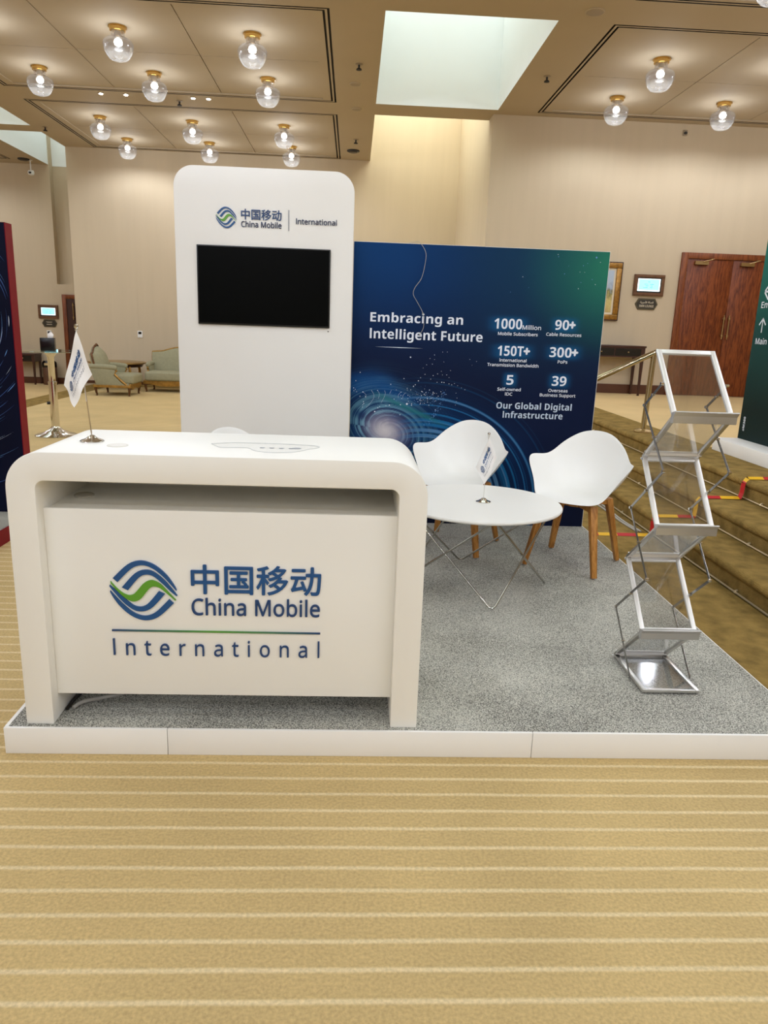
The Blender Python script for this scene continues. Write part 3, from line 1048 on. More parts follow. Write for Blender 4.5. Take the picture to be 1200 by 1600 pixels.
tc = nt.nodes.new('ShaderNodeTexCoord'); sp = nt.nodes.new('ShaderNodeSeparateXYZ'); nt.links.new(tc.outputs['Generated'], sp.inputs[0])
rp = nt.nodes.new('ShaderNodeValToRGB'); rp.color_ramp.elements[0].color = lin((22, 56, 104)) + [1]; rp.color_ramp.elements[1].color = lin((22, 56, 104)) + [1]
e = rp.color_ramp.elements.new(0.5); e.color = lin((86, 148, 52)) + [1]
nt.links.new(sp.outputs[0], rp.inputs[0]); nt.links.new(rp.outputs[0], bb.inputs['Base Color'])
mb = MB(); mb.box(-0.835, -0.092, 2.494, 2.5, 0.449, 0.4545)
mb.build('divider_line', dm, ct, world=True)

# clear film with small print on the counter top
fm = thing('counter_sticker', 'clear contour-cut sticker with small grey print on counter top', 'sticker', (-0.31, 2.64, 1.1003))
pts = [(-0.508, 2.708), (-0.475, 2.65), (-0.455, 2.634), (-0.40, 2.640), (-0.361, 2.634), (-0.335, 2.585), (-0.279, 2.556), (-0.215, 2.567), (-0.178, 2.598), (-0.155, 2.637), (-0.112, 2.70), (-0.16, 2.735), (-0.30, 2.75), (-0.43, 2.745), (-0.508, 2.708)]
ol = catmull(pts, 5)[:-1]
mb = MB(); mb.add([(p[0], p[1], 1.1008) for p in ol], [tuple(range(len(ol)))])
mb.build('film', M['film'], fm, world=True)
mb = MB(); mb.tube([(p[0], p[1], 1.1014) for p in ol + ol[:1]], 0.0011, 6)
mb.build('cut_edge', M['film_edge'], fm, world=True)
topfn = lambda x, z, d: (x, z, 1.1012 + d)
mb = MB()
for i, x in enumerate(np.linspace(-0.325, -0.222, 4)):
    mb.box(x, x + 0.018, 2.652, 2.658, 1.1010, 1.1013)
    mb.box(x + 0.002, x + 0.016, 2.642, 2.646, 1.1010, 1.1013)
mb.build('small_print', M['print_grey'], fm, world=True)
mb = MB(); logo_mesh(mb, -0.193, 2.658, 0.036, 0.034, topfn, 0, (0, 0))
mb.build('logo', M['print_grey'], fm, world=True)

# cables under the counter
mb = MB(); mb.tube(catmull([(-1.015, 2.555, HP + 0.008), (-0.99, 2.59, HP + 0.014), (-0.93, 2.63, HP + 0.010), (-0.86, 2.67, HP + 0.012), (-0.78, 2.76, HP + 0.03), (-0.74, 2.90, HP + 0.2)], 6), 0.0075, 10)
tag(mb.build('power_cable', M['cable_grey'], None), 'grey power cable on the carpet beneath the counter', 'cable')
mb = MB(); mb.tube(catmull([(-1.034, 2.545, HP + 0.007), (-1.034, 2.62, HP + 0.007), (-1.015, 2.72, HP + 0.007), (-0.97, 2.84, HP + 0.007), (-0.95, 2.94, HP + 0.007)], 6), 0.006, 10)
tag(mb.build('power_cable', M['cable_black'], None), 'black power cable along the inside of the counter leg', 'cable')


# ------------------------------------------------------------------ small flags
def table_flag(label, base, top, B, R, L, T, zt, yoff):
    r = thing('desk_flag', label, 'flag', (base[0], base[1], zt), 0, 'small desk flags')
    MB().lathe([(0.041, 0.0), (0.042, 0.003), (0.038, 0.006), (0.026, 0.010), (0.016, 0.016), (0.010, 0.022), (0.004, 0.024)], (base[0], base[1], zt), 36).build('base', M['chrome'], r, world=True)
    mb = MB()
    mb.tube([(base[0], base[1], zt + 0.02), top], 0.0024, 8)
    mb.build('pole', M['chrome'], r, world=True)
    MB().lathe([(0.003, -0.012), (0.006, -0.009), (0.004, -0.005), (0.0075, 0.001), (0.008, 0.006), (0.0055, 0.011), (0.0, 0.013)], top, 16).build('finial', M['chrome'], r, world=True)

    def P(u, v, d=0.0):
        x = (1 - u) * (1 - v) * B[0] + u * (1 - v) * R[0] + (1 - u) * v * L[0] + u * v * T[0]
        z = (1 - u) * (1 - v) * B[1] + u * (1 - v) * R[1] + (1 - u) * v * L[1] + u * v * T[1]
        y = base[1] - 0.008 - 0.012 * math.sin(v * 5.2 + 0.5) * (1 - 0.6 * u * v) - 0.010 * math.sin(u * 4.0) * (1 - v) + 0.004 * math.sin(u * 9 + v * 3)
        x += 0.004 * math.sin(u * 6.0) * (1 - v)
        return (x, y - d, z)
    mb = MB(); mb.grid(lambda u, v: P(u, v), 24, 18)
    cl = mb.build('cloth', M['flag'], r, world=True, fixn=False, solid=0.0007, subsurf=0, angle=60)
    fn = lambda x, z, d: P(x, z, 0.0024 + d)
    mb = MB(); logo_mesh(mb, 0.20, 0.56, 0.17, 0.30, fn)
    mb.build('logo', [M['logo_blue'], M['logo_blue']], cl, world=True, fixn=False)
    mb = MB(); letter_mesh(mb, '中国移动', 0.34, 0.86, 0.60, 0.76, fn, 0, fat=0.006, fit='box')
    letter_mesh(mb, 'China Mobile', 0.34, 0.86, 0.47, 0.55, fn, 0, style='bold')
    mb.build('lettering', M['logo_blue'], cl, world=True, fixn=False)
    mb = MB(); letter_mesh(mb, 'International', 0.14, 0.86, 0.24, 0.34, fn, 0, spacing=1.6, style='sans')
    mb.grid(lambda u, v: P(0.12 + 0.75 * u, 0.40 + 0.008 * v, 0.0024), 20, 1)
    mb.build('lettering', M['letter_navy'], cl, world=True, fixn=False)
    return r


table_flag('white desk flag with blue print standing on the reception counter', (-0.931, 2.69), (-0.962, 2.69, 1.498), (-0.982, 1.222), (-0.914, 1.339), (-1.017, 1.298), (-0.960, 1.489), 1.1, 0)

# ------------------------------------------------------------------ display tower and television
TY = 5.275
tw = thing('display_tower', 'tall white rounded-top display wall with dark television set in', 'display wall', (-0.6, 5.35, HP))
poly = rrect_path(-1.200, -0.012, HP, 2.512, 0.13, 14)
mb = MB(); mb.prism(poly, (0, TY, 0), (1, 0, 0), (0, 0, 1), (0, 0.112, 0))
mb.build('body', M['tower_white'], tw, world=True, bevel=0.002, angle=40)
F = front_fn(TY); D = 0.005
mb = MB(); logo_mesh(mb, -0.8585, 2.199, 0.137, 0.134, F, D)
mb.build('logo', [M['logo_blue'], M['logo_green']], tw, world=True)
raised_letters(tw, M['letter_blue'], '中国移动', -0.760, -0.494, 2.1915, 2.257, F, D, fat=0.0009, fit='box', cells_=4)
raised_letters(tw, M['letter_navy'], 'China Mobile', -0.760, -0.494, 2.1445, 2.180, F, D, fat=0.0006, style='sans')
raised_letters(tw, M['letter_navy'], 'International', -0.396, -0.126, 2.177, 2.2105, F, D, fat=0.0005, style='sans')
mb = MB(); mb.box(-0.4465, -0.4435, TY - 0.004, TY, 2.131, 2.262)
mb.build('divider_line', M['letter_navy'], tw, world=True)
MB().lathe([(0.0, -0.003), (0.0045, -0.002), (0.0045, 0.002), (0.0, 0.003)], (-0.172, TY - 0.001, 1.487), 12).build('cable_hole', M['black'], tw, world=True)
tv = thing('television', 'switched-off flat television mounted on the white display wall', 'television', (-0.61, TY, 1.51))
mb = MB(); mb.box(-1.057, -0.163, TY - 0.016, TY, 1.508, 2.022)
mb.build('bezel', M['bezel'], tv, world=True, bevel=0.003)
mb = MB(); mb.box(-1.048, -0.172, TY - 0.0175, TY - 0.0155, 1.520, 2.014)
mb.build('screen', M['screen_off'], tv, world=True)

# ------------------------------------------------------------------ blue backdrop panel
BX0, BX1, BZ0, BZ1, BY = -0.010, 1.787, HP, 2.098, 5.390
bk = thing('backdrop_panel', 'dark blue printed backdrop panel with white slogan and figures', 'panel', (0.89, 5.41, HP))
mb = MB(); mb.box(BX0, BX1, BY, BY + 0.035, BZ0, BZ1)
mb.build('board', M['panel_edge'], bk, world=True)


def vnoise(x, seed):
    r = np.random.RandomState(seed).rand(4096)
    i = np.floor(x).astype(int); t = x - i; t = t * t * (3 - 2 * t)
    return r[i % 4096] * (1 - t) + r[(i + 1) % 4096] * t


def vnoise2(x, y, seed):
    r = np.random.RandomState(seed).rand(128, 128)
    i = np.floor(x).astype(int); j = np.floor(y).astype(int)
    s = x - i; t = y - j; s = s * s * (3 - 2 * s); t = t * t * (3 - 2 * t)
    a = r[i % 128, j % 128]; b_ = r[(i + 1) % 128, j % 128]; c_ = r[i % 128, (j + 1) % 128]; d_ = r[(i + 1) % 128, (j + 1) % 128]
    return (a * (1 - s) + b_ * s) * (1 - t) + (c_ * (1 - s) + d_ * s) * t


NX, NZ = 400, 440
gx = np.linspace(BX0 + 0.003, BX1 - 0.003, NX); gz = np.linspace(BZ0, BZ1 - 0.003, NZ)
X, Z = np.meshgrid(gx, gz)
u = (X - BX0) / (BX1 - BX0); v = (Z - BZ0) / (BZ1 - BZ0)


def mixc(c, col, a):
    col = np.array(lin(col))
    return c * (1 - a[..., None]) + col * a[..., None]


def sstep(a, b_, x):
    t = np.clip((x - a) / (b_ - a), 0, 1)
    return t * t * (3 - 2 * t)


C = np.zeros(X.shape + (3,)) + np.array(lin((7, 22, 54)))
C = mixc(C, (8, 58, 112), sstep(0.55, 1.0, v) * (1 - sstep(0.1, 0.85, u)) * 0.9)
C = mixc(C, (18, 62, 92), sstep(0.45, 1.0, v) * sstep(0.25, 0.75, u) * 0.7)
C = mixc(C, (38, 116, 94), np.clip(1.15 - np.hypot((u - 1.04) / 0.36, (v - 0.95) / 0.30), 0, 1) ** 1.5)
C = mixc(C, (4, 8, 28), sstep(0.62, 0.3, v) * sstep(0.12, 0.35, u) * (1 - sstep(0.5, 0.75, u)) * 0.75)
C = mixc(C, (6, 14, 40), sstep(0.45, 0.0, v) * sstep(0.55, 0.9, u) * 0.8)
# soft blue cloud above the swirl
cl_ = np.exp(-((Z - 1.10 - 0.05 * np.sin(X * 9) + 0.18 * (X - 0.1)) / 0.075) ** 2) * (1 - sstep(0.25, 0.62, X)) * (0.6 + 0.6 * vnoise2(X * 7 - Z * 5, Z * 22, 3))
C = mixc(C, (10, 78, 142), np.clip(cl_, 0, 1) * 0.8)
# swirl
cx, cz = 0.27, 0.80
dx, dz = X - cx, (Z - cz) * 1.30
dz2 = dz + 0.18 * dx
rho = np.hypot(dx, dz2); th = np.arctan2(dz2, dx)
sp = rho + 0.030 * th
lines = 0.55 * vnoise(sp * 90 + 300, 5) + 0.45 * vnoise(sp * 210 + 100, 6)
lines *= 0.6 + 0.6 * vnoise2(th * 3 + 20, rho * 12, 8)
disc = np.exp(-(rho / 0.30) ** 2.2)
C = mixc(C, (10, 66, 118), np.clip(disc * 1.1, 0, 1) * 0.9)
C = mixc(C, (110, 166, 186), np.clip(disc * sstep(0.36, 0.72, lines) * 1.3, 0, 1) * 0.8)
C = mixc(C, (16, 24, 60), np.clip(np.exp(-((rho - 0.19) / 0.05) ** 2) * sstep(0.5, 0.2, lines), 0, 1) * 0.7)
C = mixc(C, (150, 138, 160), np.clip(np.exp(-(rho / 0.15) ** 3) * (0.35 + 0.9 * lines), 0, 1))
C = mixc(C, (208, 202, 204), np.clip(np.exp(-(np.hypot(dx + 0.02, dz2 + 0.01) / 0.085) ** 2), 0, 1) * 0.9)
# sweeping streaks to the lower right
ex, ez = (X - 0.52) / 1.12, (Z - 0.28)
er = np.hypot(ex, ez); et = np.arctan2(ez, ex)
st_ = 0.55 * vnoise(er * 42 + 0.5 * et + 500, 21) + 0.45 * vnoise(er * 120 + et + 40, 22)
env = sstep(0.36, 0.50, er) * (1 - sstep(0.66, 0.95, er)) * sstep(2.0, 1.3, et) * sstep(-0.9, -0.1, et)
C = mixc(C, (6, 46, 92), np.clip(env * (0.4 + 0.8 * st_), 0, 1) * 0.8)
C = mixc(C, (26, 112, 170), np.clip(env * sstep(0.50, 0.68, st_), 0, 1) * 0.9)
C = mixc(C, (120, 150, 180), np.clip(env * sstep(0.66, 0.8, st_), 0, 1) * 0.55)
C = mixc(C, (36, 110, 118), np.clip(np.exp(-((Z - 0.985 + 0.42 * (X - 0.36)) / 0.018) ** 2) * sstep(0.10, 0.3, X) * (1 - sstep(0.5, 0.8, X)), 0, 1) * 0.8)
# printed haloes of the figures
for (hx, hz, sx_, sz_) in ((1.105, 1.582, 0.13, 0.05), (1.51, 1.588, 0.09, 0.05), (1.15, 1.393, 0.14, 0.05), (1.52, 1.397, 0.12, 0.05), (1.146, 1.19, 0.05, 0.05), (1.507, 1.193, 0.075, 0.05)):
    C = mixc(C, (20, 110, 170), np.exp(-((X - hx) / sx_) ** 4 - ((Z - hz) / sz_) ** 4) * 0.42)
C = np.clip(C, 0, 1)
me = bpy.data.meshes.new('printed_face')
vs = np.stack([X, np.full_like(X, BY - 0.0012), Z], -1).reshape(-1, 3)
idx = (np.arange(NZ - 1)[:, None] * NX + np.arange(NX - 1)[None, :]).reshape(-1)
quads = np.stack([idx, idx + 1, idx + NX + 1, idx + NX], 1)
me.vertices.add(len(vs)); me.vertices.foreach_set('co', vs.ravel())
me.loops.add(quads.size); me.loops.foreach_set('vertex_index', quads.ravel().astype(np.int32))
me.polygons.add(len(quads)); me.polygons.foreach_set('loop_start', (np.arange(len(quads)) * 4).astype(np.int32))
me.update(calc_edges=True)
ca = me.color_attributes.new('art', 'FLOAT_COLOR', 'POINT')
ca.data.foreach_set('color', np.concatenate([C.reshape(-1, 3), np.ones((NX * NZ, 1))], 1).ravel().astype(np.float32))
me.materials.append(vcol_mat('printed_backdrop', 0.55, 0.12))
me.transform(world_of(bk).inverted())
pf = bpy.data.objects.new('printed_face', me); COL.objects.link(pf); pf.parent = bk

# printed light dots
mb = MB()


def dot(x, z, r, mi=0):
    mb.add([(x + r * math.cos(k * math.pi / 4), BY - 0.0020, z + r * math.sin(k * math.pi / 4)) for k in range(8)], [tuple(range(8))], mi)


def img(px, py):                 # print layout measured on a 1200 x 764 crop -> panel metres
    return -0.01 + (px - 40) * 0.000815, 0.80 + (672 - py) * 0.00085 + (px - 300) * 0.00003


for (a, b_, r) in ((563, 60, 8), (124, 184, 5), (88, 253, 5), (70, 313, 5), (73, 337, 4), (85, 326, 4), (98, 346, 4), (128, 384, 5), (153, 348, 6), (398, 285, 5), (513, 238, 5), (178, 388, 6), (160, 430, 5), (163, 446, 5), (155, 458, 4), (153, 476, 4), (448, 332, 3), (230, 338, 3), (283, 336, 4), (493, 352, 4), (545, 320, 4), (491, 458, 6), (392, 461, 6), (362, 466, 4), (432, 410, 4), (490, 543, 5), (263, 515, 8), (290, 484, 5), (305, 472, 4), (590, 463, 5), (548, 452, 12), (642, 257, 6), (600, 303, 6), (615, 290, 5), (577, 332, 4), (660, 231, 4), (697, 203, 4), (750, 243, 4), (770, 213, 4), (808, 200, 4), (852, 208, 3), (890, 208, 4), (912, 230, 3), (808, 270, 4), (850, 270, 5), (870, 272, 5), (915, 284, 4), (940, 292, 4), (963, 281, 3), (993, 300, 3), (1028, 318, 3), (1060, 333, 4), (982, 362, 3), (994, 404, 3), (990, 434, 3), (984, 463, 3), (735, 72, 3), (773, 42, 4), (775, 80, 3), (758, 118, 4), (858, 100, 3), (708, 123, 3), (678, 150, 3), (922, 172, 3), (840, 178, 3), (1088, 80, 3), (1148, 97, 3), (1110, 128, 2), (885, 18, 3), (843, 18, 3)):
    x, z = img(a, b_); dot(x, z, r * 0.00062)
rr = random.Random(4)
for k in range(120):
    a = rr.gauss(690, 95); b_ = rr.gauss(400, 38)
    x, z = img(a, b_); dot(x, z, rr.uniform(0.0012, 0.003), rr.choice((0, 1)))
for k in range(75):
    t_ = rr.random(); a = 870 - 130 * t_ ** 1.6 + rr.gauss(0, 12); b_ = 340 + 290 * t_ + rr.gauss(0, 8)
    x, z = img(a, b_); dot(x, z, rr.uniform(0.0012, 0.0032), 1)
for k in range(16):
    dot(rr.uniform(1.1, 1.75), rr.uniform(1.72, 2.07), rr.uniform(0.0015, 0.0032), rr.choice((0, 1)))
dot(1.69, 2.055, 0.006, 1)
mb.build('star_dots', [M['letter_white'], M['trail_a']], bk, world=True, fixn=False)
mb = MB()
for (pts) in ([(230, 338), (250, 370), (248, 405), (215, 450), (185, 480)], [(283, 336), (300, 365), (292, 405)], [(345, 336), (352, 365), (335, 410), (318, 440)], [(405, 335), (390, 365)], [(490, 350), (470, 375), (468, 400)], [(153, 348), (180, 372), (180, 400)], [(535, 355), (510, 380), (510, 400)]):
    P3 = [(img(*p)[0], BY - 0.0022, img(*p)[1]) for p in catmull([(float(a), float(b_)) for a, b_ in pts], 6)]
    mb.tube(P3, 0.0007, 4)
mb.build('printed_strands', M['trail_b'], bk, world=True)

F = front_fn(BY - 0.0026)
mb = MB()
letter_mesh(mb, 'Embracing an', 0.120, 0.778, 1.566, 1.629, F, 0, style='bold')
letter_mesh(mb, 'Intelligent Future', 0.119, 0.925, 1.451, 1.517, F, 0, style='bold')
mb.build('slogan', M['letter_white'], bk, world=True, fixn=False)
mb = MB()
for s, x0, x1, zb, zt in (('1000', 1.003, 1.203, 1.549, 1.619), ('90', 1.440, 1.541, 1.556, 1.624), ('+', 1.545, 1.585, 1.560, 1.612), ('150T', 1.040, 1.228, 1.362, 1.431), ('+', 1.231, 1.271, 1.366, 1.418),
                          ('300', 1.417, 1.578, 1.364, 1.433), ('+', 1.582, 1.622, 1.368, 1.420), ('5', 1.120, 1.172, 1.157, 1.226), ('39', 1.453, 1.560, 1.160, 1.229)):
    letter_mesh(mb, s, x0, x1, zb, zt if s != '+' else zb + (zt - zb) * 1.25, F, 0, style='bold', fat=0.004 if s == '+' else 0.0)
mb.build('figures', M['letter_white'], bk, world=True, fixn=False)
mb = MB()
for s, x0, x1, zb, zt, bd in (('Million', 1.207, 1.340, 1.549, 1.578, 0.012), ('Mobile Subscribers', 1.034, 1.320, 1.505, 1.526, 0.012), ('Cable Resources', 1.382, 1.636, 1.512, 1.533, 0.012), ('International', 1.059, 1.254, 1.320, 1.341, 0.012),
                              ('Transmission Bandwidth', 0.972, 1.345, 1.2855, 1.3065, 0.012), ('PoPs', 1.483, 1.553, 1.321, 1.342, 0.012), ('Self-owned', 1.058, 1.229, 1.1125, 1.1335, 0.012), ('IDC', 1.117, 1.170, 1.079, 1.100, 0.012),
                              ('Overseas', 1.433, 1.575, 1.115, 1.136, 0.012), ('Business Support', 1.373, 1.636, 1.081, 1.102, 0.012)):
    letter_mesh(mb, s, x0, x1, zb, zt, F, 0, style='sans', fat=0.0006)
mb.build('captions', M['letter_white'], bk, world=True, fixn=False)
mb = MB()
letter_mesh(mb, 'Our Global Digital', 1.059, 1.617, 0.983, 1.029, F, 0, style='bold')
letter_mesh(mb, 'Infrastructure', 1.111, 1.556, 0.917, 0.963, F, 0, style='bold')
mb.build('heading', M['letter_soft'], bk, world=True, fixn=False)
mb = MB()
mb.add([(0.157, BY - 0.002, 1.3935), (0.33, BY - 0.002, 1.3955), (0.502, BY - 0.002, 1.392), (0.33, BY - 0.002, 1.3900)], [(0, 3, 2, 1)])
mb.build('underline', M['trail_b'], bk, world=True, fixn=False)

# wire hanging over the panel
wr = thing('hanging_wire', 'thin pale wire hanging in curls over the blue backdrop', 'wire', (0.45, 5.36, 1.48))
mb = MB()
mb.tube(catmull([(0.33, 5.46, 1.95), (0.35, 5.44, 2.085), (0.373, 5.41, 2.101), (0.412, 5.385, 2.108), (0.442, 5.372, 2.106), (0.484, 5.372, 2.052), (0.491, 5.372, 1.994), (0.469, 5.372, 1.875), (0.425, 5.372, 1.806), (0.415, 5.372, 1.760), (0.445, 5.372, 1.709), (0.488, 5.374, 1.634), (0.498, 5.375, 1.543), (0.472, 5.375, 1.485)], 6), 0.0018, 8)
mb.build('strand', M['cable_grey'], wr, world=True)
for p in ((0.488, 5.374, 1.634), (0.472, 5.374, 1.483)):
    MB().lathe([(0.0, -0.006), (0.005, -0.003), (0.005, 0.003), (0.0, 0.006)], p, 10).build('bead', M['cable_grey'], wr, world=True)


# ------------------------------------------------------------------ chairs
def make_chair(label, loc, heading):
    rz = math.atan2(heading[1], heading[0]) - math.pi / 2
    r = thing('armchair_shell', label, 'chair', (loc[0], loc[1], HP), rz, 'white shell chairs')
    r.name = 'shell_chair'
    half = [
        [(0, .245, .432), (.11, .240, .433), (.185, .215, .440), (.222, .180, .465)],
        [(0, .14, .447), (.125, .14, .448), (.212, .125, .468), (.258, .115, .545)],
        [(0, .02, .438), (.13, .02, .440), (.230, .03, .490), (.318, .090, .640)],
        [(0, -.10, .436), (.125, -.10, .440), (.235, -.065, .520), (.346, .015, .690)],
        [(0, -.185, .462), (.12, -.18, .472), (.222, -.150, .560), (.282, -.115, .660)],
        [(0, -.232, .545), (.118, -.222, .555), (.205, -.195, .625), (.246, -.180, .692)],
        [(0, -.262, .670), (.112, -.250, .672), (.176, -.230, .705), (.210, -.214, .738)],
        [(0, -.290, .836), (.068, -.284, .828), (.118, -.270, .806), (.160, -.250, .776)],
    ]
    rows = []
    for row in half:
        rows.append([(-p[0], p[1], p[2]) for p in reversed(row[1:])] + list(row))
    nu = len(rows[0]); nv = len(rows)
    mb = MB()
    mb.add([p for row in rows for p in row], [(j * nu + i, j * nu + i + 1, (j + 1) * nu + i + 1, (j + 1) * nu + i) for j in range(nv - 1) for i in range(nu - 1)], 0, True)
    mb.build('shell', M['shell'], r, solid=0.010, subsurf=3, angle=60)
    mb = MB()
    for a, b_ in (((-.15, .16), (.15, -.16)), ((-.15, -.16), (.15, .16))):
        mb.bar((a[0], a[1], .405), (b_[0], b_[1], .405), .04, .03, (1, 1, 0))
    mb.lathe([(0.09, 0.39), (0.09, 0.426), (0.0, 0.426)], n=20)
    mb.build('underframe', M['oak'], r)
    for sx, sy in ((-1, 1), (1, 1), (1, -1), (-1, -1)):
        mb = MB()
        mb.bar((sx * .225, sy * .235, 0.007), (sx * .150, sy * .155, .425), .034, .026, (sx, -sy, 0), w2=.048, h2=.040)
        mb.build('leg', M['oak'], r, bevel=0.004)
    return r


ch = make_chair('white shell armchair on oak legs, right one at the round table', (1.437, 4.48), (-.583, -.812))
copy_tree(ch, 'white shell armchair on oak legs, behind the round table before the blue panel', (0.733, 4.83, HP), math.atan2(-.89, -.45) - math.pi / 2)
copy_tree(ch, 'white shell armchair mostly hidden behind the reception counter', (-0.53, 4.18, HP), math.atan2(-.66, .74) - math.pi / 2)

# ------------------------------------------------------------------ round table
TC = (0.73, 4.03)
tb = thing('side_table', 'round white coffee table on bent steel wire legs', 'table', (TC[0], TC[1], HP))
MB().lathe([(0.44, 0.580), (0.460, 0.583), (0.4655, 0.590), (0.4655, 0.595), (0.462, 0.600), (0.0, 0.600)], (TC[0], TC[1], 0), 96).build('tabletop', M['table_white'], tb, world=True)


def hairpin(bx, by, t1, t2):
    zb = HP + 0.006
    B_ = Vector((TC[0] + bx, TC[1] + by, zb))
    A1 = Vector((TC[0] + t1[0], TC[1] + t1[1], 0.578)); A2 = Vector((TC[0] + t2[0], TC[1] + t2[1], 0.578))
    d1_ = (A1 - B_); d2_ = (A2 - B_)
    p = [A1, B_ + d1_ * 0.5, B_ + d1_ * 0.08]
    bend = []
    for k in range(9):
        t = k / 8
        bend.append(B_ + (d1_ * 0.05) * (1 - t) ** 2 * 1.2 + (d2_ * 0.05) * t ** 2 * 1.2)
    return [A1, B_ + d1_ * 0.5] + bend + [B_ + d2_ * 0.5, A2]


for bx, by, t1, t2 in ((0.035, -.43, (-.42, -.02), (.42, -.02)), (.43, 0.0, (.03, -.40), (.03, .40)), (-.015, .43, (-.42, .02), (.42, .02)), (-.43, 0.0, (0.0, .42), (0.0, -.42))):
    mb = MB(); mb.tube(hairpin(bx, by, t1, t2), 0.0058, 10)
    mb.build('leg', M['steel_wire'], tb, world=True)
mb = MB(); mb.lathe([(0.405, 0.574), (0.405, 0.582), (0.425, 0.582), (0.425, 0.574)], (TC[0], TC[1], 0), 64)
mb.f = [f for f in mb.f if len(f) == 4]; mb.m = [0] * len(mb.f); mb.s = [True] * len(mb.f)
mb.build('support_ring', M['steel_wire'], tb, world=True)
table_flag('white desk flag with blue print standing on the round table', (0.756, 4.022), (0.762, 4.022, 0.980), (0.752, 0.703), (0.815, 0.851), (0.700, 0.797), (0.764, 0.966), 0.600, 0)

# ------------------------------------------------------------------ zigzag brochure stand
bst = thing('brochure_stand', 'folding zigzag aluminium brochure stand with clear shelves', 'brochure stand', (1.35, 2.9, HP))
SX0, SX1 = 1.230, 1.473
KN = [(2.730, .117), (3.082, .118), (2.826, .338), (3.075, .588), (2.812, .794), (3.033, 1.045), (2.790, 1.245), (3.022, 1.486)]
for k in range(7):
    (ya, za), (yb, zb) = KN[k], KN[k + 1]
    a0, a1 = Vector((SX0, ya, za)), Vector((SX1, ya, za)); b0, b1 = Vector((SX0, yb, zb)), Vector((SX1, yb, zb))
    nrm = (a1 - a0).cross(b0 - a0).normalized()
    flat = k % 2 == 0
    wd = 0.020
    mb = MB()
    e = Vector((wd / 2, 0, 0))
    mb.bar(a0 + e, b0 + e, wd, 0.012, (1, 0, 0)); mb.bar(a1 - e, b1 - e, wd, 0.012, (1, 0, 0))
    dd = (b0 - a0).normalized() * (wd / 2)
    mb.bar(a0 + e + dd + e, a1 - e + dd - e, 0.012, wd, nrm); mb.bar(b0 + e - dd + e, b1 - e - dd - e, 0.012, wd, nrm)
    fr = mb.build('shelf_frame', M['alu_light'] if (k in (2, 4, 6)) else M['alu'], bst, world=True, bevel=0.0015)
    i = 0.015
    d0 = (b0 - a0).normalized() * i; ex_ = Vector((i, 0, 0)); th_ = nrm * 0.0015
    q = [a0 + ex_ + d0, a1 - ex_ + d0, b1 - ex_ - d0, b0 + ex_ - d0]
    mb = MB(); mb.add([p - th_ for p in q] + [p + th_ for p in q], [(0, 1, 2, 3), (7, 6, 5, 4), (0, 4, 5, 1), (1, 5, 6, 2), (2, 6, 7, 3), (3, 7, 4, 0)])
    mb.build('clear_pane', M['acrylic'], fr, world=True)
for k in (2, 4, 6):
    y, z = KN[k]
    prof = [(0.006, 0.014), (-0.030, 0.024), (-0.033, 0.020), (-0.020, 0.004), (-0.018, -0.024), (0.008, -0.026)]
    mb = MB(); mb.prism([(p[0] * 1.0, p[1]) for p in prof], (SX0 - 0.002, y, z), (0, 1, 0), (0, 0, 1), (SX1 - SX0 + 0.006, 0, 0))
    mb.build('ledge', M['ledge_alu'], bst, world=True, bevel=0.001)
for k in (1, 3, 5):
    y, z = KN[k]
    mb = MB(); mb.box(SX0, SX1, y - 0.012, y + 0.012, z - 0.012, z - 0.004)
    mb.box(SX0, SX1, y - 0.028, y - 0.020, z + 0.012, z + 0.030)
    mb.build('hinge_bar', M['alu_light'], bst, world=True)
BR = [(2.897, 1.360), (3.045, 1.260), (2.780, 1.032), (3.062, .817), (2.806, .579), (3.095, .347), (2.846, .120)]
for x in (SX0 - 0.010, SX1 + 0.010):
    for k in range(6):
        mb = MB(); mb.bar((x, BR[k][0], BR[k][1]), (x, BR[k + 1][0], BR[k + 1][1]), 0.003, 0.011, (1, 0, 0))
        br = mb.build('brace_bar', M['bar_steel'], bst, world=True)
        mb = MB(); mb.tube([(x - 0.006, BR[k][0], BR[k][1]), (x + 0.006, BR[k][0], BR[k][1])], 0.006, 10)
        yy, zz = (BR[k][0] + BR[k + 1][0]) / 2, (BR[k][1] + BR[k + 1][1]) / 2
        mb.tube([(x - 0.006, yy, zz), (x + 0.008, yy, zz)], 0.005, 10)
        mb.build('rivet', M['chrome'], br, world=True)

# ------------------------------------------------------------------ stairs: rods, handrail, tape, cable
for x, z, nm in ((2.42, 0.012, 'lowest'), (2.75, 0.172, 'middle'), (3.10, 0.332, 'top')):
    r = thing('stair_rod', 'thin pale brass carpet rod at the %s stair riser' % nm, 'stair rod', (x, 4.0, z), 0, 'stair carpet rods')
    mb = MB(); mb.tube([(x - 0.006, -1.0, z), (x - 0.006, 13.4, z)], 0.006, 8)
    mb.build('rod', M['rod'], r, world=True)
    off = {'lowest': 4.238, 'middle': 4.75, 'top': 5.273}[nm]
    for k in range(-1, 4):
        y = off + 2.0 * k
        mb = MB(); mb.tube([(x + 0.004, y, z + 0.012), (x - 0.006, y, z + 0.01), (x - 0.012, y, z - 0.004)], 0.008, 8)
        mb.build('bracket', M['rod'], r, world=True)

